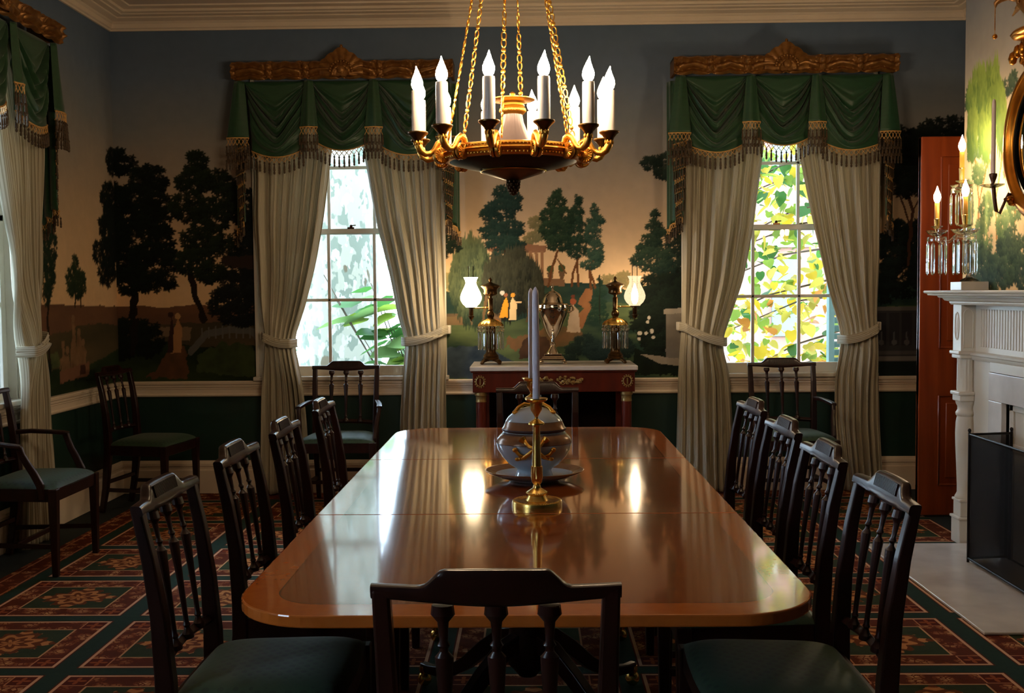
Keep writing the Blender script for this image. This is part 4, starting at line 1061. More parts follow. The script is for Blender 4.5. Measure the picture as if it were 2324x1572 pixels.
# ------------------------------------------------------------------ marble-topped sideboard under the wallpaper
def sideboard():
    t = thing('sideboard', 'red mahogany pier table with white marble top and gilt mounts, against the painted wall', 'console table', (.155, 7.24, 0))
    m = MB(); m.box(-.556, .556, -.272, .272, .910, .940); m.build('marble_top', M['marble'], t, bevel=.005, smooth=0)
    m = MB(); m.box(-.538, .538, -.245, .265, .766, .910); m.box(-.55, .55, -.258, .268, .898, .910); m.build('frieze', M['redwood'], t, bevel=.004, smooth=0)
    for s in (-1, 1):
        m = MB(); m.lathe([(.033, .09), (.036, .30), (.034, .70)], 28, (s * .485, -.20, 0)); c = m.build('column', M['redwood'], t, smooth=50)
        m = MB(); m.lathe([(.036, .700), (.037, .705), (.034, .712), (.036, .74), (.042, .745), (.042, .766)], 28, (s * .485, -.20, 0)); m.build('capital', M['oldgilt'], c, smooth=50)
        m = MB(); m.lathe([(.042, .08), (.042, .10), (.035, .112), (.034, .118)], 28, (s * .485, -.20, 0)); m.build('column_base', M['oldgilt'], c, smooth=50)
        m = MB(); m.box(s*.485 - .04, s*.485 + .04, .19, .25, .09, .766); m.build('pilaster', M['redwood'], t, bevel=.003, smooth=0)
        m = MB()        # gilt medallion on the frieze corner
        m.tube([(s*.488 + .026*math.cos(a), -.249, .838 + .030*math.sin(a)) for a in [2*PI*i/28 for i in range(29)]], .0035, 6)
        for i in range(14):
            a = 2*PI*i/14; m.ball((s*.488 + .034*math.cos(a), -.248, .838 + .038*math.sin(a)), (.006, .005, .006), 6)
        m.box(s*.488 - .004, s*.488 + .004, -.252, -.245, .818, .858); m.build('medallion', M['oldgilt'], t)
    m = MB(); r = random.Random(5)     # leafy gilt mount
    for s in (-1, 1):
        for i in range(46):
            u = r.random() ** .8; x = s * (.006 + .185 * u); h = .034 * (1 - u * .72); z = .846 + r.uniform(-1, 1) * h - .004 * u
            k = r.uniform(.005, .011); m.ball((x, -.249 - r.random() * .006, z), (k * r.uniform(.8, 1.6), .006, k), 6)
        m.tube([(s * (.02 + .16 * q), -.250, .842 + .018 * math.sin(q * 7)) for q in [i / 14 for i in range(15)]], .004, 6)
        m.tube([(s * (.03 + .10 * q), -.250, .83 + .014 * math.sin(q * 9 + 2)) for q in [i / 14 for i in range(15)]], .0035, 6)
    m.build('ornate_mount', M['oldgilt'], t)
    m = MB(); m.box(-.53, .53, .235, .255, .09, .766); m.build('back_mirror', M['darkglass'], t, smooth=0)
    m = MB(); m.box(-.55, .55, -.26, .27, 0, .09); m.build('plinth', M['redwood'], t, bevel=.004, smooth=0)
    return t
sideboard()

def prism(m, x, y, z0, z1, w, a=0):
    """long cut drop: square top, bevelled faces, pointed tip"""
    st = len(m.v); h = z1 - z0
    m.lathe([(0, 0), (w * .9, h * .07), (w, h * .12), (w, h * .93), (w * .55, h), (0, h)], 6)
    m.xf(Matrix.Translation((x, y, z0)) @ Matrix.Rotation(a, 4, 'Z') @ Matrix.Diagonal((1, .55, 1, 1)), st)
def hang_prisms(parent, c, r, z0, z1, n, w=.008):
    proto = None
    for k in range(n):
        a = 2 * PI * k / n; p = (c[0] + r * math.cos(a), c[1] + r * math.sin(a), 0)
        if proto is None:
            m = MB(); prism(m, 0, 0, z0, z1, w); m.tube([(0, 0, z1 - .001), (0, 0, z1 + .012)], .0012, 5)
            o = proto = m.build('prism', M['crystal'], parent, smooth=0)
        else: o = proto.copy(); COL.objects.link(o); o.parent = parent
        o.location = p; o.rotation_euler = (0, 0, a + PI / 2)

def argand(loc, s, label, shade):
    t = thing('argand_lamp', label, 'lamp', loc, 0, 'pair of argand lamps on the sideboard')
    m = MB(); m.lathe([(.030, .026), (.052, .030), (.056, .038), (.050, .048), (.054, .054), (.046, .066), (.036, .076), (.032, .09), (.038, .12), (.030, .18), (.034, .25), (.024, .30)], 28)
    for k in range(4):
        a = PI / 4 + PI / 2 * k; m.beam([(.03 * math.cos(a), .03 * math.sin(a), .034), (.075 * math.cos(a), .075 * math.sin(a), .02), (.088 * math.cos(a), .088 * math.sin(a), .006)], [.03, .026, .022], [.020, .012, .012], side=(-math.sin(a), math.cos(a), 0))
        m.ball((.086 * math.cos(a), .086 * math.sin(a), .008), (.012, .012, .008), 8)
    m.build('base', M['darkbronze'], t, smooth=40)
    m = MB(); m.lathe([(.085, .262), (.083, .270), (.072, .286), (.052, .300), (.026, .310), (.016, .316)], 48, rib=(12, .05, .25, .295))
    m.build('leafy_canopy', M['brass'], t, smooth=60)
    m = MB(); m.lathe([(.010, .305), (.018, .315), (.027, .332), (.025, .350), (.014, .364), (.019, .372), (.016, .378), (.017, .440), (.020, .446), (.010, .454), (.012, .464), (.036, .472), (.046, .482), (.044, .496), (.047, .512), (.066, .530), (.066, .535), (.046, .545), (.016, .556), (.007, .563), (.012, .573), (.010, .582), (.004, .590), (0, .594)], 32, rib=(16, .05, .47, .492))
    m.build('reservoir_column', M['darkbronze'], t, smooth=40)
    for row, (zz, rr) in enumerate(((.252, .082), (.232, .086))):
        m = MB()
        for k in range(18):
            a = 2 * PI * (k + row * .5) / 18; m.ball((rr * math.cos(a), rr * math.sin(a), zz), (.0095, .0095, .0095), 6)
        m.build('crystal_beads', M['crystal'], t, smooth=0)
    hang_prisms(t, (0, 0), .086, .098, .220, 18, .0085)
    xa = s * .133
    m = MB(); m.tube([(s * .010, 0, .386), (s * .04, 0, .386), (s * .10, 0, .386), (xa, 0, .386)], [.0075, .005, .005, .005], 10); m.ball((s * .03, 0, .386), (.008, .008, .008), 10); m.build('arm', M['brass'], t, smooth=50)
    m = MB(); m.lathe([(0, .293), (.004, .298), (.004, .304), (.013, .310), (.016, .322), (.022, .327), (.022, .331), (.012, .334), (.015, .340), (.015, .384), (.030, .388), (.032, .393)], 24, (xa, 0, 0)); m.build('burner', M['darkbronze'], t, smooth=40)
    m = MB(); sh = [(.037, .391), (.040, .398), (.058, .415), (.071, .440), (.073, .460), (.066, .486), (.052, .515), (.040, .540), (.036, .556), (.038, .572), (.046, .588), (.050, .594)]
    m.lathe(sh, 40, (xa, 0, 0)); m.f.pop(); m.mi.pop(); m.f.pop(); m.mi.pop()
    shd = m.build('glass_shade', shade, t, smooth=80, weld=False)
    m = MB(); m.lathe([(.020, .40), (.019, .56), (.019, .672)], 20, (xa, 0, 0)); m.f.pop(); m.mi.pop(); m.f.pop(); m.mi.pop(); m.build('glass_chimney', M['pane'], t, smooth=80, weld=False)
    m = MB(); m.lathe([(0, .40), (.012, .405), (.022, .43), (.024, .465), (.016, .50), (.006, .53), (0, .545)], 20, (xa, 0, 0)); m.build('bulb', M['bulb'], t, smooth=80)
argand((-.268, 7.235, .940), -1, 'crystal-hung bronze lamp whose glass shade glows bright white, on the sideboard by the willow', M['shadeA'])
argand((.584, 7.235, .940), 1, 'crystal-hung bronze lamp with softly glowing etched shade, on the sideboard by the dark trees', M['shadeB'])

def urn():
    t = thing('silver_urn', 'polished silver lidded urn on square foot, middle of the marble sideboard top', 'urn', (.156, 7.235, .940)); S = M['silver']
    m = MB()
    for sx in (-1, 1):
        for sy in (-1, 1):
            m.ball((sx * .078, sy * .078, .014), (.016, .016, .014), 10); m.ball((sx * .088, sy * .088, .007), (.010, .010, .007), 8)
    m.box(-.080, .080, -.080, .080, .026, .042); m.box(-.072, .072, -.072, .072, .042, .052); m.box(-.060, .060, -.060, .060, .052, .070)
    m.build('square_foot', S, t, bevel=.003, smooth=0)
    m = MB(); m.lathe([(.050, .068), (.040, .085), (.022, .108), (.015, .122), (.018, .128), (.019, .14), (.013, .148), (.013, .17), (.028, .186), (.032, .190), (.052, .225), (.078, .285), (.096, .325), (.109, .362), (.113, .380), (.112, .392), (.109, .400), (.110, .404), (.104, .410), (.072, .414)], 48); m.build('bowl', S, t, smooth=35)
    m = MB(); m.lathe([(.071, .414), (.073, .418), (.069, .430), (.064, .452), (.050, .476), (.028, .490), (.014, .496), (.008, .506), (.006, .514), (.011, .522), (.010, .530), (.004, .536), (.003, .545), (0, .550)], 40); m.build('lid', S, t, smooth=40)
    for s in (-1, 1):
        m = MB(); m.tube([(s * .108, 0, .392), (s * .128, 0, .398), (s * .138, 0, .385), (s * .134, 0, .362), (s * .118, 0, .352), (s * .104, 0, .350)], .005, 8); m.tube([(s * (.132 + .014 * math.cos(a)), 0, .372 + .014 * math.sin(a)) for a in [2 * PI * i / 16 for i in range(17)]], .0028, 6); m.build('handle', S, t)
    m = MB(); m.tube([(0, -.045, .215), (0, -.085, .205), (0, -.100, .195), (0, -.104, .172)], [.009, .009, .010, .007], 10); m.lathe([(.008, .20), (.010, .21), (.005, .222), (.010, .23), (.010, .238), (.004, .246), (0, .250)], 12, (0, -.09, 0)); m.tube([(-.024, -.09, .236), (.024, -.09, .236)], .004, 6); m.build('spigot', S, t)
urn()

# ------------------------------------------------------------------ things on the dining table
def tureen():
    t = thing('platter', 'blue-white porcelain oval stand beneath the covered tureen', 'platter', (.012, 3.86, .740))
    m = MB(); Sc = Matrix.Diagonal((1, .88, 1, 1))
    m.lathe([(.086, 0), (.092, .003), (.096, .008), (.135, .016), (.172, .032), (.180, .037), (.1815, .039), (.178, .040), (.160, .033), (.120, .020), (.10, .016), (0, .015)], 64); m.xf(Sc)
    m.build('dish', M['porcelain'], t, smooth=40)
    m = MB(); m.lathe([(.140, .0264), (.176, .0400), (.181, .0405), (.1825, .0395), (.180, .0368)], 64); m.f = [f for f in m.f if len(f) == 4]; m.mi = [0] * len(m.f); m.xf(Sc); m.build('rim_band', M['tan'], t, smooth=60)
    t = thing('tureen', 'covered blue-white porcelain tureen with gold twisted handles, centre of the dining table', 'tureen', (.012, 3.86, .7555)); Sc = Matrix.Diagonal((1, .88, 1, 1))
    m = MB(); m.m = 0
    m.lathe([(.068, 0), (.070, .003), (.066, .012), (.062, .022), (.066, .030), (.092, .046), (.118, .074), (.134, .102), (.139, .124)], 64)
    m.f.pop(); m.mi.pop(); m.m = 1; k = len(m.f); m.lathe([(.139, .124), (.1385, .1262)], 64); m.m = 2; m.lathe([(.1385, .1262), (.135, .140), (.126, .152), (.119, .158)], 64); m.m = 1; m.lathe([(.119, .158), (.114, .164)], 64); m.m = 0; m.lathe([(.114, .164), (.110, .168)], 64)
    keep = [i for i, f in enumerate(m.f) if len(f) == 4]; m.f, m.mi = [m.f[i] for i in keep], [m.mi[i] for i in keep]
    m.xf(Sc); m.build('bowl', [M['porcelain'], M['navy'], M['tan']], t, smooth=50)
    m = MB(); m.m = 1; m.lathe([(.110, .166), (.116, .169), (.1185, .174), (.117, .178)], 64); m.m = 2; m.lathe([(.117, .178), (.112, .184), (.107, .196), (.104, .204)], 64); m.m = 1; m.lathe([(.104, .204), (.1035, .2055)], 64)
    m.m = 0; m.lathe([(.1035, .2055), (.094, .220), (.076, .236), (.055, .247), (.03, .254), (0, .257)], 64)
    keep = [i for i, f in enumerate(m.f) if len(f) == 4]; m.f, m.mi = [m.f[i] for i in keep], [m.mi[i] for i in keep]
    m.xf(Sc); lid = m.build('lid', [M['porcelain'], M['navy'], M['tan']], t, smooth=50)
    m = MB()
    for s in (-1, 1):
        m.tube([(s * .068, -.02, .236), (s * .055, -.012, .254), (s * .034, -.004, .266), (s * .012, 0, .262), (0, 0, .252)], [.010, .008, .007, .007, .006], 8)
        for q in (-.03, 0, .03): m.ball((s * .066, q * .6 - .012, .236), (.014, .007, .006), 8)
    m.build('lid_handle', M['gold'], lid, smooth=60)
    for f in (-1, 1):
        m = MB()
        for s in (-1, 1):
            m.tube([(s * .034, f * .112, .148), (s * .028, f * .128, .138), (s * .018, f * .142, .128), (0, f * .148, .122), (-s * .018, f * .145, .104), (-s * .034, f * .128, .088), (-s * .046, f * .112, .080)], [.008, .007, .0065, .006, .0065, .008, .005], 8)
            m.lathe([(.004, 0), (.010, .008), (.015, .022), (.010, .026), (0, .026)], 12, M=Matrix.Translation((s * .030, f * .118, .136)) @ Matrix.Rotation(s * .7, 4, 'Y') @ Matrix.Rotation(f * .35, 4, 'X'))
            m.ball((s * .068, f * .112, .112), (.010, .007, .009), 10); m.tube([(s * .064, f * .114, .106), (s * .05, f * .118, .092), (s * .03, f * .120, .088)], [.006, .007, .004], 8)
            for q in range(3): m.ball((s * (.040 + .010 * q), f * .113, .083 - .002 * q), (.010, .005, .007), 8)
        m.build('twisted_handle', M['gold'], t, smooth=60)
tureen()

def candlestick(loc, label, clabel):
    t = thing('candlestick', label, 'candlestick', loc, 0, 'brass candlesticks on the dining table'); B = M['brass']
    m = MB(); m.lathe([(.081, 0), (.081, .014), (.079, .019), (.074, .021), (.062, .0205), (.060, .019), (.045, .018), (.036, .020), (.032, .026), (.027, .036), (.033, .042), (.034, .046), (.028, .051), (.013, .060), (.012, .066), (.010, .070)], 48)
    for k in range(60):
        a = 2 * PI * k / 60; m.ball((.0745 * math.cos(a), .0745 * math.sin(a), .0208), (.0032, .0032, .002), 5)
    for k in range(30):
        a = 2 * PI * k / 30; m.ball((.033 * math.cos(a), .033 * math.sin(a), .0445), (.003, .003, .003), 5)
    m.build('base', B, t, smooth=40)
    m = MB(); m.lathe([(.010, .070), (.0155, .078), (.0188, .094), (.0185, .118), (.0190, .130), (.0155, .1305), (.0152, .133), (.0128, .20), (.0108, .258), (.012, .262)], 48, rib=(12, .045, .074, .129))
    m.build('stem', B, t, smooth=40)
    m = MB(); m.lathe([(.012, .262), (.0265, .266), (.026, .270), (.014, .278), (.006, .284), (.0055, .290), (.009, .297), (.0175, .312), (.0185, .332), (.0195, .336), (.032, .341), (.037, .347), (.0365, .350), (.020, .349), (.013, .349), (.012, .344), (0, .344)], 40, rib=(20, .04, .298, .334))
    m.build('nozzle', B, t, smooth=40)
    c = MB(); c.lathe([(.0115, 0), (.0112, .18), (.0100, .338), (.0085, .349), (.0045, .358), (.0012, .362), (0, .362)], 24)
    o = c.build('taper_candle', M['wax'], None, smooth=50); o.location = (loc[0], loc[1], loc[2] + .3445)
    tag(o, clabel, 'candle', 'tall white tapers')
candlestick((.0185, 3.385, .740), 'brass candlestick with fluted stem in front of the tureen, whole base showing', 'tall white unlit taper in the brass candlestick before the tureen, thicker of the two')
candlestick((.0045, 4.205, .740), 'brass candlestick mostly hidden behind the tureen', 'tall white unlit taper rising from behind the tureen, thinner of the two')

# ------------------------------------------------------------------ chandelier
def chandelier():
    t = thing('chandelier', 'gilt and black twelve-candle chandelier hanging on chains over the dining table', 'chandelier', (-.055, 3.80, 1.914)); Gd = M['gold']
    RR = .252
    m = MB(); m.lathe([(.222, -.022), (.240, -.022), (.250, -.018), (.254, -.010), (.250, -.006), (.256, -.002), (.260, .002), (.256, .006), (.250, .010), (.254, .016), (.252, .022), (.244, .024), (.226, .022), (.222, .018), (.222, -.022)], 96)
    m.f = [f for f in m.f if len(f) == 4]; m.mi = [0] * len(m.f)
    for k in range(120):
        a = 2 * PI * k / 120
        for z in (-.014, .014): m.ball((.2535 * math.cos(a), .2535 * math.sin(a), z), (.0034, .0034, .0034), 5)
    m.build('ring', Gd, t, smooth=40)
    m = MB(); m.lathe([(.0, -.054), (.108, -.054), (.112, -.052), (.170, -.040), (.222, -.024), (.236, -.018), (.234, -.012), (.220, -.018), (.1, -.03), (0, -.034)], 72); m.build('bowl', M['black'], t, smooth=40)
    m = MB(); m.lathe([(0, -.086), (.022, -.086), (.030, -.084), (.062, -.074), (.100, -.062), (.113, -.057), (.117, -.053), (.108, -.050)], 64); ld = m.build('lower_dish', M['cupbrass'], t, smooth=40); m = MB(); m.tube([(.116 * math.cos(a), .116 * math.sin(a), -.053) for a in [2 * PI * i / 72 for i in range(73)]], .0035, 6, False); m.build('rim', M['brass'], ld)
    m = MB(); m.lathe([(0, -.140), (.006, -.138), (.014, -.128), (.020, -.112), (.022, -.100), (.020, -.092), (.014, -.088), (.017, -.084), (.022, -.080)], 32)
    for r in range(5):
        for k in range(9):
            a = 2 * PI * (k + .5 * (r % 2)) / 9; z = -.130 + r * .010; rr = (.010, .0155, .019, .021, .021)[r]; m.ball((rr * math.cos(a), rr * math.sin(a), z), (.006, .006, .007), 6)
    m.build('pinecone_finial', M['darkbronze'], t, smooth=60)
    # inner standard: flared body, leafy gilt capital, wide cap
    m = MB(); m.lathe([(.105, .006), (.098, .016), (.080, .036), (.062, .064), (.048, .092), (.038, .118), (.034, .140), (.033, .150)], 64, rib=(24, .03, .08, .16)); m.build('standard', M['pewter'], t, smooth=60)
    m = MB(); m.lathe([(.034, .146), (.040, .150), (.046, .158), (.044, .168), (.040, .172), (.043, .176), (.041, .184), (.046, .190), (.072, .194), (.080, .197), (.080, .200), (.05, .204), (.02, .206), (.008, .212), (.010, .220), (.006, .226), (0, .228)], 48, rib=(24, .05, .150, .170)); m.build('capital', Gd, t, smooth=40)
    # twelve branches with cups, candle tubes and flame bulbs
    armM, cupM = MB(), MB()
    armM.tube([(.236, 0, .016), (.244, 0, .038), (.260, 0, .046), (.274, 0, .036), (.288, 0, .012), (.302, 0, .000), (.318, 0, -.002), (.334, 0, .008), (.343, 0, .026), (.345, 0, .040)], [.010, .011, .011, .010, .009, .009, .011, .013, .014, .012], 12)
    for k in range(7):
        a = 2 * PI * k / 7; armM.ball((.344 + .012 * math.cos(a), .012 * math.sin(a), .036), (.005, .005, .010), 6)
    cupM.lathe([(.010, .036), (.014, .042), (.017, .050), (.026, .060), (.034, .066), (.036, .070), (.035, .073), (.024, .070), (.018, .068), (0, .068)], 28, (.345, 0, 0))
    tubM = MB(); tubM.lathe([(.0205, .069), (.0205, .205), (.0195, .214), (.014, .216), (0, .216)], 24, (.345, 0, 0))
    blb = MB(); pr = [(0, .214), (.010, .216), (.017, .224), (.0205, .236), (.0195, .248), (.0145, .262), (.0085, .276), (.0040, .288), (.0016, .296), (0, .299)]
    blb.lathe(pr, 18, (.345, 0, 0))
    for i in range(len(blb.v)):
        x, y, z = blb.v[i]; q = max(0, z - .262) / .037; blb.v[i] = (x + .004 * q * q, y + .003 * q, z)
    rosM = MB()          # volute rosettes on both flanks of the branch root
    for f in (-1, 1):
        Rm = Matrix.Translation((.262, f * .009, -.006)) @ Matrix.Rotation(-f * PI / 2, 4, 'X')
        rosM.lathe([(.028, -.006), (.0285, .002), (.024, .006), (.012, .004), (.010, .009), (0, .011)], 36, M=Rm)
        for k in range(16):
            a = 2 * PI * k / 16; rosM.tube([(.262 + q * math.cos(a), f * .0155, -.006 + q * math.sin(a)) for q in (.011, .024)], .0026, 5)
    first = None
    for k in range(12):
        a = math.radians(-90 - 13 + 30 * k + 15 * 0 + 1.0)
        if first is None:
            ar = armM.build('branch', Gd, t, smooth=50); parts = [cupM.build('cup', M['cupbrass'], ar, smooth=50)]
            ro = rosM.build('rosette', Gd, ar, smooth=40); tb = tubM.build('candle_tube', M['tube'], t, smooth=50); bl = blb.build('flame_bulb', M['bulb'], tb, smooth=80)
            first = (ar, tb)
        else: ar, tb = dup(first[0], parent=t), dup(first[1], parent=t)
        ar.rotation_euler = (0, 0, a); tb.rotation_euler = (0, 0, a)
    # six chains of loops and discs rising to a crown
    def chain(a, seed):
        m = MB(); p0 = Vector((.244 * math.cos(a), .244 * math.sin(a), .030)); p1 = Vector((.050 * math.cos(a), .050 * math.sin(a), 1.06)); d = p1 - p0; L = d.length; d.normalize()
        sd = Vector((-math.sin(a), math.cos(a), 0)); up = d.cross(sd); unit = .071; n = int(L / unit); unit = L / n
        def loop(c, h, w, nrm):
            ot = d.cross(nrm).normalized()
            m.tube([c + d * (h * math.cos(q)) + ot * (w * math.sin(q) * (1 + .25 * math.cos(q))) for q in [2 * PI * i / 12 for i in range(13)]], .0026, 5, False)
        for k in range(n):
            b0 = p0 + d * (unit * k); tw = sd if seed % 2 == 0 else up; q = (sd * math.cos(k * .5 + seed) + up * math.sin(k * .5 + seed)).normalized()
            st = len(m.v); ax = tw if seed % 3 else q
            m.ball((0, 0, 0), (.0088, .0088, .0034), 10); rot = Vector((0, 0, 1)).rotation_difference(ax).to_matrix().to_4x4(); m.xf(Matrix.Translation(b0 + d * .008) @ rot, st)
            loop(b0 + d * (.008 + unit * .32), unit * .20, .0078, ax); loop(b0 + d * (.008 + unit * .66), unit * .20, .0078, ax)
        m.build('chain', Gd, t, smooth=60)
    for k in range(6): chain(math.radians(-90 - 8 + 60 * k), k)
    m = MB(); m.lathe([(.052, 1.055), (.056, 1.065), (.05, 1.08), (.03, 1.10), (.012, 1.13), (.01, 1.16), (.007, 1.17), (.007, 1.46), (.05, 1.475), (.07, 1.50), (.072, 1.511)], 32); m.build('crown_and_rod', Gd, t, smooth=40)
chandelier()

# ------------------------------------------------------------------ open mahogany door
def door():
    o = bpy.data.objects.new('door_1', None); COL.objects.link(o); o.location = (3.06, 6.62, 0); o['kind'] = 'structure'
    m = MB(); m.box(-.635, -.002, .006, .046, .008, 2.366); m.box(-.635, -.51, 0, .052, .008, 2.366); m.box(-.125, -.002, 0, .052, .008, 2.366)
    for z0, z1 in ((.008, .20), (.76, 1.06), (2.24, 2.366)): m.box(-.635, -.002, .0005, .0515, z0, z1)
    m.build('door_slab', M['doorwood'], o, bevel=.006, smooth=0)
    for z0, z1 in ((.20, .76), (1.06, 2.24)):
        m = MB(); x0, x1 = -.51, -.125
        P = [(x0, z0), (x1, z0), (x1, z1), (x0, z1), (x0, z0)]
        m.tube([(x, .004, z) for x, z in P], .009, 6); q = .045; P2 = [(x0+q, z0+q), (x1-q, z0+q), (x1-q, z1-q), (x0+q, z1-q)]
        m.prism(P2, .0, .01, 'y'); m.build('raised_panel', M['doorwood'], o, bevel=.004, smooth=30)
    m = MB(); m.lathe([(.014, 0), (.012, .02), (.016, .03), (.027, .042), (.027, .055), (.015, .066), (0, .068)], 24, M=Matrix.Translation((-.575, 0, .92)) @ Matrix.Rotation(PI / 2, 4, 'X')); m.lathe([(.028, 0), (.026, .004), (0, .005)], 24, M=Matrix.Translation((-.575, 0, .92)) @ Matrix.Rotation(PI / 2, 4, 'X'))
    return o
door()
m = MB(); m.lathe([(.022, 0), (.022, .008), (.012, .012), (.010, .018), (0, .019)], 20, M=Matrix.Translation((-2.942, 7.02, .085)) @ Matrix.Rotation(PI / 2, 4, 'Y')); tag(m.build('socket', M['iron']), 'small dark round socket on the baseboard near the room corner', 'socket')

# ------------------------------------------------------------------ white mantelpiece on the chimney breast
m = MB(); m.box(1.862, 2.497, 4.325, 5.872, .0005, .013); o = m.build('hearth_slab', M['marble'], bevel=.004, smooth=0); tag(o, 'pale marble hearth slab on the floor before the white mantelpiece', 'hearth')
def mantel():
    t = thing('mantelpiece', 'white carved mantelpiece with turned columns on the chimney breast', 'mantelpiece', (2.50, 5.10, 0)); W = M['white']
    XB = -.034                                   # local face of the main boards
    m = MB(); m.box(XB, 0, -.89, .89, 1.045, 1.345); m.box(XB, 0, .60, .89, .0, 1.05); m.box(XB, 0, -.89, -.60, .0, 1.05); m.box(XB, 0, -.60, .60, .98, 1.05)
    m.build('surround', W, t, bevel=.003, smooth=0)
    m = MB()
    for k in range(46):
        y = -.72 + k * .032; m.box(XB - .004, XB, y - .010, y + .010, 1.11, 1.315)
    m.build('fluted_frieze', W, t, bevel=.002, smooth=0)
    m = MB(); m.sweep_profile([(0, 1.03), (.012, 1.032), (.022, 1.045), (.024, 1.056), (.034, 1.062), (.036, 1.074), (0, 1.08)], lambda q, z: [(XB - q, y, z) for y in (-.80, .80)]); m.box(XB - .018, XB, -.56, .56, .985, 1.035)
    m.build('architrave_moulding', W, t, smooth=30)
    m = MB(); m.box(XB - .008, XB + .02, .44, .599, 0.013, .829); m.box(XB - .008, XB + .02, -.599, -.44, 0.013, .829); m.box(XB - .008, XB + .02, -.599, .599, .83, .979)
    m.build('marble_slip', M['marble'], t, bevel=.003, smooth=0)
    m = MB(); m.box(.012, .03, -.45, .45, .013, .83)
    for y in (-.42, -.14, .14, .42): m.box(.0, .012, y - .022, y + .022, .013, .83)
    m.box(.0, .012, -.44, .44, .79, .83); m.box(.0, .012, -.44, .44, .58, .62); m.build('fireboard', M['white'], t, bevel=.003, smooth=0)
    for s in (1, -1):
        yc = s * .845; x1 = XB
        m = MB(); m.box(-.112, x1, yc - .058, yc + .058, .013 * 0, .137); m.box(-.120, x1, yc - .066, yc + .066, .137, .152); m.box(-.104, x1, yc - .050, yc + .050, .152, .235); m.box(-.112, x1, yc - .056, yc + .056, .235, .250)
        m.build('plinth', W, t, bevel=.005, smooth=0)
        c = (-.062, yc, 0)
        m = MB(); m.lathe([(.050, .25), (.052, .262), (.046, .272), (.040, .285), (.040, .32), (.043, .40), (.050, .55), (.052, .62), (.050, .68), (.044, .715), (.050, .722), (.052, .735), (.046, .745), (.042, .752), (.042, .77), (.050, .785), (.054, .80)], 40, c); col = m.build('column', W, t, smooth=50)
        m = MB(); m.box(-.125, x1, yc - .064, yc + .064, .835, .855); m.box(-.115, x1, yc - .055, yc + .055, .80, .836); m.build('abacus', W, col, bevel=.006, smooth=0)
        m = MB(); m.lathe([(.046, .855), (.046, .87), (.044, 1.02), (.047, 1.035), (.047, 1.04)], 64, c, rib=(16, .045, .868, 1.025)); m.build('fluted_drum', W, col, smooth=60)
        m = MB(); m.box(-.130, x1, yc - .070, yc + .070, 1.062, 1.082); m.box(-.120, x1, yc - .060, yc + .060, 1.040, 1.063); m.build('cap', W, t, bevel=.006, smooth=0)
        m = MB(); m.box(-.114, x1, yc - .055, yc + .055, 1.082, 1.345)
        for f in (-1, 1):                # arched sunk panel outlines on the sides, oval patera on the face
            yy = yc + f * .056; P = [(-.100, 1.10), (-.048, 1.10), (-.048, 1.285)] + [(-.074 + .026 * math.cos(a), 1.285 + .03 * math.sin(a)) for a in [PI * i / 10 for i in range(11)]] + [(-.100, 1.285), (-.100, 1.10)]
            m.tube([(x, yy, z) for x, z in P], .003, 5)
        m.tube([(-.115, yc + .026 * math.cos(a), 1.22 + .075 * math.sin(a)) for a in [2 * PI * i / 28 for i in range(29)]], .004, 6); m.ball((-.113, yc, 1.22), (.006, .014, .05), 12)
        m.build('frieze_block', W, t, bevel=.003, smooth=30)
    m = MB()
    def pth(q, z): return [(0, .90 + q, z), (-.115 - q, .90 + q, z), (-.115 - q, -.90 - q, z), (0, -.90 - q, z)]
    m.sweep_profile([(0, 1.338), (.010, 1.340), (.016, 1.350), (.016, 1.356), (.036, 1.362), (.045, 1.376), (.062, 1.379), (.066, 1.388), (.105, 1.392), (.108, 1.400), (.120, 1.404), (.124, 1.412), (.120, 1.418), (0, 1.418)], pth)
    m.f.append(tuple()) if False else None
    m.box(-.22, 0, -1.0, 1.0, 1.40, 1.4178); m.build('shelf', W, t, smooth=30)
    return t
mantel()

def fire_screen():
    t = thing('fire_screen', 'black wire-mesh folding fire screen standing on the marble hearth', 'fire screen', (2.26, 5.13, .013))
    posts = [(.232, .365), (0, .325), (0, -.325), (.232, -.365)]
    for i, (x, y) in enumerate(posts):
        m = MB(); m.tube([(x, y, 0), (x, y, .675)], .007, 8); m.ball((x, y, .685), (.009, .009, .011), 10); m.build('post', M['iron'], t, smooth=50)
    for (x0, y0), (x1, y1) in zip(posts, posts[1:]):
        m = MB(); m.add([(x0, y0, .02), (x1, y1, .02), (x1, y1, .665), (x0, y0, .665)], [(0, 1, 2, 3)]); g = m.build('mesh_panel', M['gauze'], t, smooth=0)
        m = MB()
        for z in (.02, .665): m.tube([(x0, y0, z), (x1, y1, z)], .0065, 8)
        m.build('rail', M['iron'], g, smooth=50)
    return t
fire_screen()

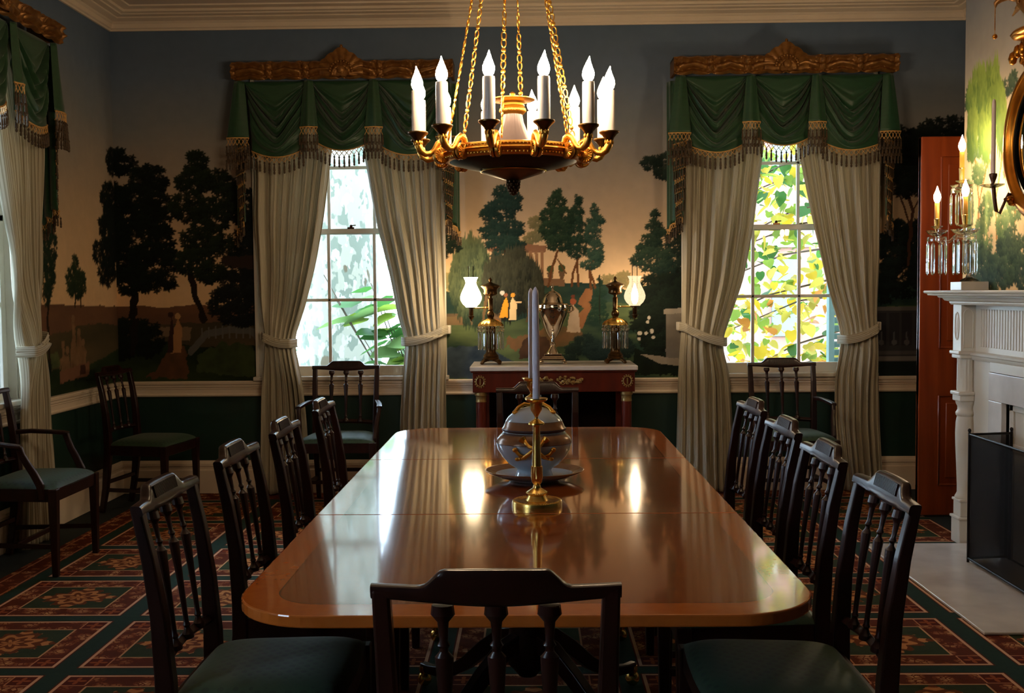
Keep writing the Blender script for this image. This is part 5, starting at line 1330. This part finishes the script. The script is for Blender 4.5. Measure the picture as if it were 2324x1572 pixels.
def girandole():
    t = thing('girandole', 'crystal-hung candelabrum with three lit bulbs on the mantel shelf', 'candelabrum', (2.40, 5.822, 1.418)); B = M['brass']
    m = MB(); m.box(-.074, .074, -.074, .074, .0005, .047); m.build('marble_base', M['marble'], t, bevel=.003, smooth=0)
    m = MB(); m.lathe([(.050, .047), (.052, .052), (.040, .062), (.018, .072), (.010, .09), (.015, .12), (.020, .15), (.012, .20), (.010, .24), (.022, .262), (.024, .27), (.010, .29), (.009, .34), (.012, .36)], 10)
    for i in range(len(m.v)): x, y, z = m.v[i]; m.v[i] = (x - .09 * max(0, z - .05) , y, z)
    m.build('glass_stem', M['crystal'], t, smooth=0)
    def light(x, y, zb, pr0, pr1, pr, n, tube0, tube1, dish, dr):
        """one candle light: dish z and radius, prisms between pr0 and pr1 on radius pr, tube between tube0 and tube1"""
        e = bpy.data.objects.new('drip_pan', None)
        m = MB(); m.lathe([(.010, dish - .02), (dr * .45, dish - .014), (dr * .8, dish - .004), (dr, dish + .012), (dr * .97, dish + .013), (dr * .75, dish), (dr * .4, dish - .008), (.009, dish - .01)], 12, (x, y, 0), rib=(6, .06, dish, dish + .05)); p = m.build('drip_pan', M['crystal'], t, smooth=0); bpy.data.objects.remove(e)
        m = MB(); m.lathe([(.008, dish - .004), (.010, dish + .02), (dr * .55, dish + .034), (dr * .54, dish + .036), (.012, dish + .026)], 12, (x, y, 0)); m.build('small_pan', M['crystal'], p, smooth=0)
        hang_prisms(p, (x, y), pr, pr0, pr1, n, .0105)
        m = MB(); m.lathe([(pr, pr1 + .010), (pr * 1.02, pr1 + .022), (pr * .98, pr1 + .034), (pr * .94, pr1 + .022), (pr, pr1 + .010)], 24, (x, y, 0)); m.build('pan_ring', M['crystal'], p, smooth=0)
        m = MB(); m.lathe([(.010, dish + .02), (.012, dish + .03), (.014, tube0 - .006), (.016, tube0), (.014, tube0 + .002), (.010, tube0 + .002)], 20, (x, y, 0)); m.build('nozzle', B, t, smooth=40)
        m = MB(); m.lathe([(.0125, tube0 - .002), (.0125, tube1), (.010, tube1 + .003), (0, tube1 + .003)], 20, (x, y, 0)); c = m.build('candle_tube', M['tubegold'], t, smooth=40)
        m = MB(); z = tube1 + .002; m.lathe([(.008, z), (.015, z + .012), (.019, z + .028), (.018, z + .042), (.012, z + .058), (.006, z + .072), (.003, z + .084), (0, z + .092)], 16, (x, y, 0)); m.build('flame_bulb', M['bulb2'], c, smooth=80)
    light(-.045, .008, 0, .352, .519, .056, 8, .662, .750, .560, .060)
    light(-.168, .030, 0, .083, .259, .050, 8, .391, .477, .316, .058)
    light(-.085, -.142, 0, .082, .259, .058, 10, .399, .495, .312, .074)
    m = MB(); m.tube([(-.025, 0, .29), (-.06, .01, .31), (-.10, .02, .27), (-.14, .026, .255), (-.165, .030, .28), (-.168, .030, .31)], [.010, .011, .010, .010, .010, .009], 6)
    m.tube([(-.025, 0, .29), (-.04, -.04, .31), (-.06, -.09, .27), (-.078, -.125, .255), (-.085, -.142, .30)], [.010, .011, .010, .010, .009], 6); m.tube([(-.028, 0, .34), (-.036, .004, .42), (-.042, .007, .50), (-.045, .008, .55)], [.010, .014, .012, .010], 8)
    m.build('glass_arms', M['crystal'], t, smooth=0)
girandole()

# ------------------------------------------------------------------ round convex mirror with eagle
def mirror():
    t = thing('convex_mirror', 'round gilt-framed convex mirror topped by a carved eagle, above the mantelpiece', 'mirror', (2.50, 5.10, 2.14)); Gm = M['mirrorgilt']
    Rx = Matrix.Rotation(-PI / 2, 4, 'Y')        # lathe axis z -> -x
    m = MB(); m.lathe([(.395, .0), (.412, .004), (.418, .018), (.410, .034), (.408, .044), (.398, .066), (.380, .082), (.360, .086), (.346, .078), (.338, .060), (.330, .050), (.322, .048), (.318, .052), (.312, .048), (.310, .030), (.30, .02)], 96, M=Rx)
    m.f = [f for f in m.f if len(f) == 4]; m.mi = [0] * len(m.f)
    m.build('frame', Gm, t, smooth=50)
    m = MB(); m.lathe([(.316, .052), (.316, .058), (.300, .058), (.298, .034), (.30, .03)], 96, M=Rx); m.f = [f for f in m.f if len(f) == 4]; m.mi = [0] * len(m.f); m.build('inner_fillet', M['black'], t, smooth=40)
    m = MB(); m.lathe([(.300, .030)] + [(.30 * math.cos(a), .030 + .055 * math.sin(a)) for a in [PI / 2 * i / 12 for i in range(1, 13)]], 72, M=Rx); m.build('convex_glass', M['mirrorglass'], t, smooth=80)
    # scrolls and leafage under the rock
    m = MB()
    for s in (-1, 1):
        m.tube([(-.05, s * (.20 + .045 * (1 - q / 2.2) * math.cos(q * 5.2)), .405 + .045 * (1 - q / 2.2) * math.sin(q * 5.2)) for q in [i / 16 for i in range(33)]], [.016 - .009 * i / 32 for i in range(33)], 8)
        m.tube([(-.05, s * .24, .40), (-.055, s * .18, .455), (-.06, s * .10, .48), (-.065, s * .04, .50)], [.016, .020, .022, .02], 8)
        for k in range(6): m.ball((-.075 - .008 * k, s * (.03 + .035 * k), .505 - .016 * k - .01 * (k % 2)), (.022, .026, .034), 8)
    m.build('scroll_crest', Gm, t, smooth=60)
    m = MB(); m.ball((-.10, .06, .515), (.07, .15, .022), 16); m.ball((-.11, .10, .50), (.05, .08, .018), 12); m.ball((-.08, .12, .47), (.03, .04, .045), 10); m.ball((-.09, .15, .45), (.018, .022, .05), 8); rk = m.build('rock_ledge', Gm, t, smooth=70)
    # eagle: one lofted body with head, hooked beak, wings and feathers
    E = MB()
    E.tube([(-.075, -.03, .54), (-.085, .0, .60), (-.10, .05, .67), (-.118, .09, .71), (-.135, .12, .722), (-.158, .145, .708), (-.172, .158, .700)], [.035, .062, .072, .056, .044, .040, .018], 14)
    E.tube([(-.165, .150, .706), (-.196, .172, .694), (-.212, .184, .676), (-.213, .185, .655)], [.022, .017, .011, .002], 10)
    r = random.Random(4)
    for k in range(110):                          # overlapping feather tips on neck and breast
        q = r.random(); a = r.uniform(0, 2 * PI); P = [Vector((-.075, -.03, .54)), Vector((-.085, 0, .60)), Vector((-.10, .05, .67)), Vector((-.118, .09, .71)), Vector((-.140, .125, .722))]
        i = min(3, int(q * 4)); c = P[i].lerp(P[i + 1], q * 4 - i); rad = interp([(0, .035), (.25, .062), (.5, .072), (.75, .056), (1, .042)], q)
        E.ball((c.x + rad * math.cos(a), c.y + rad * math.sin(a) * .8, c.z + rad * math.sin(a) * .5), (.010, .010, .018), 6)
    for s in (-1, 1):
        for k in range(9):
            b0 = Vector((-.07, .02 + s * .04, .64)); tip = Vector((-.05, .02 + s * (.10 + .030 * k), .90 - .030 * k)); E.tube([b0, b0.lerp(tip, .5) + Vector((-.02, 0, .02)), tip], [.020, .018, .004], 6, flat=.5)
        E.tube([(-.085, .0 + s * .03, .56), (-.09, s * .032, .525)], [.018, .014], 8)
        for k in (-1, 0, 1): E.tube([(-.09, s * .032, .53), (-.125, s * .032 + k * .016, .525)], [.008, .004], 6)
    for k in range(5): E.tube([(-.06, -.02, .55), (-.055, -.06 - .01 * k, .50 - .012 * k), (-.05, -.10 - .008 * k, .44)], [.02, .018, .006], 6, flat=.5)
    E.build('eagle', M['giltwood'], t, smooth=60)
    m = MB(); z = .655
    for k in range(14): m.ball((-.213, .186, z - .008 * k), (.0028, .0028, .0042), 6)
    m.tube([(-.213, .186, .66), (-.213, .186, .53)], .0012, 5); m.ball((-.213, .186, .518), (.0125, .0125, .0125), 14); m.build('ball_and_chain', Gm, t, smooth=60)
    for s in (1, -1):
        m = MB(); m.tube([(-.05, s * .285, -.275), (-.085, s * .275, -.245), (-.100, s * .262, -.24), (-.118, s * .260, -.275), (-.145, s * .260, -.338), (-.162, s * .260, -.325), (-.172, s * .260, -.26), (-.178, s * .260, -.20)], [.016, .010, .0075, .0075, .008, .009, .010, .011], 10)
        m.ball((-.115, s * .261, -.268), (.012, .012, .010), 8); m.lathe([(.010, -.205), (.013, -.20), (.009, -.185), (.016, -.165), (.020, -.150), (.019, -.140), (.012, -.139), (0, -.139)], 20, (-.180, s * .260, 0)); a = m.build('sconce_arm', M['cupbronze'], t, smooth=60)
        m = MB(); m.lathe([(.012, -.212), (.03, -.208), (.056, -.198), (.057, -.194), (.03, -.202), (.012, -.204)], 14, (-.180, s * .260, 0), rib=(7, .06, -.21, -.19)); m.build('drip_pan', M['crystal'], a, smooth=0)
        m = MB()
        for k in range(5): m.ball((-.05 - .012 * k, s * (.30 - .012 * k), -.27 - .012 * (k % 2)), (.02, .018, .02), 8)
        m.build('rosette', Gm, a, smooth=60)
        c = MB(); c.lathe([(.0115, 0), (.0095, .345), (.008, .358), (.003, .366), (0, .367)], 20); o = c.build('taper_candle', M['waxpink'], smooth=50); o.location = (2.50 - .180, 5.10 + s * .260, 2.14 - .1385)
        tag(o, 'pinkish unlit taper on the mirror sconce, beside the bright willow wallpaper' if s == 1 else 'pinkish unlit taper on the mirror sconce farther from the door', 'candle')
mirror()

# ------------------------------------------------------------------ garden beyond the windows
def garden():
    m = MB(); m.box(-14, 14, 7.95, 26, -.9, -.75); m.box(-14, -3.4, -4, 8, -.9, -.75); struct(m.build('ground', M['lawn'], smooth=0))
    t = thing('sycamore', 'thick mottled sycamore trunk just outside the window with white bark', 'tree', (-1.84, 10.1, -.75))
    m = MB()
    def tr(u, v):
        a = 2 * PI * u; z = 6.0 * v; r = .36 + .22 * math.exp(-z * 1.6) + .012 * math.sin(3 * a + z) + .02 * math.sin(z * .9); return (r * math.cos(a) + .02 * z * .2, r * math.sin(a), z)
    m.grid(tr, 40, 60, True); m.build('trunk', M['bark'], t, smooth=80)
    r = random.Random(11)
    Y1, Y2, G1, G2, OR = rgb(190, 160, 40), rgb(172, 156, 60), rgb(118, 140, 52), rgb(54, 98, 40), rgb(168, 106, 42)
    PAL, PAL2 = rgb(98, 126, 70), rgb(58, 100, 44)
    def leaves(name, parent, items):
        """items: (x, y, z, size, colour, yaw, pitch, roll); heart-shaped blades folded along the midrib"""
        V, F, Cl = [], [], []
        shp = [(0, 0), (.30, -.10), (.52, .12), (.50, .45), (.30, .78), (0, 1.05), (-.30, .78), (-.50, .45), (-.52, .12), (-.30, -.10)]
        for x, y, z, s, c, ya, pi_, ro in items:
            R = Matrix.Rotation(ya, 3, 'Z') @ Matrix.Rotation(pi_, 3, 'X') @ Matrix.Rotation(ro, 3, 'Y'); o = len(V)
            for px, py in shp: V.append(Vector((x, y, z)) + R @ Vector((px * s, py * s, .16 * s * abs(px) - .12 * s * py * py)))
            V.append(Vector((x, y, z)) + R @ Vector((0, .45 * s, -.02 * s)))
            for i in range(10): F.append((o + i, o + (i + 1) % 10, o + 10))
            Cl += [c] * 11
        me = bpy.data.meshes.new(name); me.from_pydata([tuple(v) for v in V], [], F)
        at = me.color_attributes.new('Paint', 'FLOAT_COLOR', 'POINT'); at.data.foreach_set('color', [q for c in Cl for q in c])
        me.materials.append(M['leaf']); me.polygons.foreach_set('use_smooth', [True] * len(me.polygons))
        ob = bpy.data.objects.new(name, me); COL.objects.link(ob); ob.parent = parent; return ob
    # yellow redbud outside the second window
    t2 = thing('yellow_leaf_tree', 'tree of yellow and green heart-shaped leaves close outside the window', 'tree', (3.3, 9.3, -.75)); it = []
    m = MB(); m.tube([(0, 0, 0), (-.05, 0, 1.0), (-.2, .02, 2.0), (-.3, 0, 3.4), (-.3, .1, 5)], [.11, .09, .07, .05, .03], 10)
    tw = []
    for k in range(15):
        z = 1.0 + k * .22; a = r.uniform(.2, .6); e = Vector((-2.0 + r.uniform(-.3, .3), r.uniform(-.6, .5), z + r.uniform(-.5, .1))); s0 = Vector((-.12, 0, z + .3)); mid = s0.lerp(e, .5) + Vector((0, 0, .12)); m.tube([s0, mid, e], [.014, .008, .003], 6); tw.append((s0, mid, e))
    m.build('trunk', M['twig'], t2, smooth=60)
    for k in range(2100):
        s0, mid, e = tw[r.randrange(15)]; q = r.random(); p = s0.lerp(mid, q * 2) if q < .5 else mid.lerp(e, q * 2 - 1)
        c = r.choice([Y1] * 5 + [Y2] * 5 + [G1] * 3 + [G2] + [OR]) if p.z < 2.5 else r.choice([Y2, G1, G1, G2, Y1])
        it.append((p.x + r.gauss(0, .16), p.y + r.gauss(0, .22), p.z + r.gauss(0, .13), r.uniform(.06, .125), c, r.uniform(0, 6.3), r.uniform(-1.4, .3), r.uniform(-.6, .6)))
    leaves('foliage', t2, it)
    # broad green leaves beside the trunk
    t3 = thing('green_shrub', 'shrub with broad bright green leaves low in the sycamore window', 'shrub', (-.75, 9.0, -.75)); it = []; m = MB(); tw = []
    for k in range(9):
        e = Vector((-.25 - .09 * k, r.uniform(-.2, .2), 1.55 + .13 * (k % 5) + .05 * k)); m.tube([(0, 0, 0), (-.05 - .02 * k, 0, .9), e], [.014, .010, .004], 6); tw.append((Vector((-.05, 0, 1.5)), e))
    m.build('stems', M['twig'], t3, smooth=60)
    for k in range(64):
        s0, e = tw[r.randrange(9)]; p = s0.lerp(e, r.random()); it.append((p.x + r.gauss(0, .07), p.y + r.gauss(0, .1), p.z + r.gauss(0, .10), r.uniform(.14, .24), r.choice([PAL, PAL, PAL2, G1]), r.uniform(1.0, 2.4), r.uniform(-.5, .2), r.uniform(-.5, .5)))
    it += [(-.55, -.1, 2.02, .30, PAL, 1.9, -.25, .3), (-.75, -.1, 1.95, .30, PAL, 1.9, -.1, .2), (-.42, 0, 2.12, .26, PAL2, 1.7, -.4, .3)]
    leaves('foliage', t3, it)
    # distant hazy bushes
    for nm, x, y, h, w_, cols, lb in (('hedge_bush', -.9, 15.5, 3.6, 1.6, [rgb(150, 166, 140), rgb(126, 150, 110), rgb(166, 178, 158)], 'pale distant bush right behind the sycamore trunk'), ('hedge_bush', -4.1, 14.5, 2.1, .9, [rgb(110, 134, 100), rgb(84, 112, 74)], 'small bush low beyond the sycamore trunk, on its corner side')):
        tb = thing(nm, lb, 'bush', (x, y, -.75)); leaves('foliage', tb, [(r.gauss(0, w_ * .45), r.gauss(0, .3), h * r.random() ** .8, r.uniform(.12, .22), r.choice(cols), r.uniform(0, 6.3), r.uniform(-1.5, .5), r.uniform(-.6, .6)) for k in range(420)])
        m = MB(); m.tube([(0, 0, 0), (.02, 0, h * .8)], [.05, .02], 8); m.build('stem', M['twig'], tb)
    # louvred shutter folded back outside the second window
    t4 = thing('shutter', 'grey-green louvred shutter outside the yellow-leaf window', 'shutter', (2.225, 7.90, .80), .25); m = MB()
    m.box(0, .045, 0, .04, 0, 2.05); m.box(.46, .505, 0, .04, 0, 2.05); m.box(.045, .46, 0, .04, 0, .08); m.box(.045, .46, 0, .04, 1.0, 1.06); m.box(.045, .46, 0, .04, 1.98, 2.05); m.build('frame', M['shutter'], t4, bevel=.003, smooth=0)
    m = MB()
    for k in range(32):
        z = .10 + k * .06
        if abs(z - 1.03) > .05: m.beam([(.04, .02, z), (.465, .02, z)], .052, .008, (0, -.6, .8))
    m.build('louvres', M['shutter'], t4, smooth=0)
    # brick house and railing across the street
    t5 = thing('brick_house', 'pale brick house across the street beyond the yellow leaves', 'building', (5.0, 18, -.75)); m = MB(); m.box(-1.4, 4, 0, 3, 0, 9); m.build('wall', M['brick'], t5, smooth=0)
    for k in range(3):
        m = MB(); m.box(-.9, -.45, -.05, .02, 1.4 + 2.6 * k, 2.7 + 2.6 * k); w_ = m.build('window', M['shutter'], t5, smooth=0); m = MB(); m.box(-1.06, -.24, -.08, .0, 2.9 + 2.6 * k, 3.0 + 2.6 * k); m.build('lintel', M['white'], w_, smooth=0)
    t6 = thing('iron_railing', 'black iron garden railing seen low through the yellow-leaf window', 'railing', (2.3, 12, -.75)); m = MB()
    for k in range(24): m.tube([(-1.4 + .13 * k, 0, 0), (-1.4 + .13 * k, 0, 1.35)], .010, 6)
    m.tube([(-1.4, 0, 1.28), (1.6, 0, 1.28)], .014, 6); m.tube([(-1.4, 0, .15), (1.6, 0, .15)], .014, 6); m.build('bars', M['fence'], t6, smooth=50)
garden()

# ------------------------------------------------------------------ camera, sky and view
def camera():
    f, cx, cy, vpx, hy, roll = 2400.0, 1162.0, 786.0, 1203.0, 663.0, .009
    pitch = math.atan((cy - hy) / f); yaw = math.atan((vpx - cx) / f * math.cos(pitch))
    F = Vector((-math.sin(yaw) * math.cos(pitch), math.cos(yaw) * math.cos(pitch), -math.sin(pitch)))
    R0 = Vector((math.cos(yaw), math.sin(yaw), 0)); U0 = R0.cross(F)
    R = R0 * math.cos(roll) - U0 * math.sin(roll); U = U0 * math.cos(roll) + R0 * math.sin(roll)
    cd = bpy.data.cameras.new('camera'); cam = bpy.data.objects.new('camera', cd); COL.objects.link(cam)
    cd.sensor_fit = 'HORIZONTAL'; cd.sensor_width = 36.0; cd.lens = 36.0 * f / 2324.0; cd.clip_start = .05; cd.clip_end = 200
    Mx = Matrix(((R.x, U.x, -F.x, 0), (R.y, U.y, -F.y, 0), (R.z, U.z, -F.z, 1.43), (0, 0, 0, 1)))
    cam.matrix_world = Mx; SC.camera = cam
camera()
w = bpy.data.worlds.new('world'); SC.world = w; w.use_nodes = True
bg = w.node_tree.nodes['Background']; bg.inputs[0].default_value = (.62, .80, 1.0, 1); bg.inputs[1].default_value = 10.5
vs = SC.view_settings
vs.view_transform = 'Standard'; vs.look = 'None'; vs.exposure = .76; vs.gamma = 1.0; vs.use_curve_mapping = False
cy = SC.cycles
cy.max_bounces = 9; cy.diffuse_bounces = 3; cy.glossy_bounces = 4; cy.transmission_bounces = 8; cy.transparent_max_bounces = 16
cy.use_adaptive_sampling = True; cy.adaptive_threshold = .07
cy.caustics_reflective = False; cy.caustics_refractive = False; cy.sample_clamp_indirect = 6.0
cy.use_denoising = True
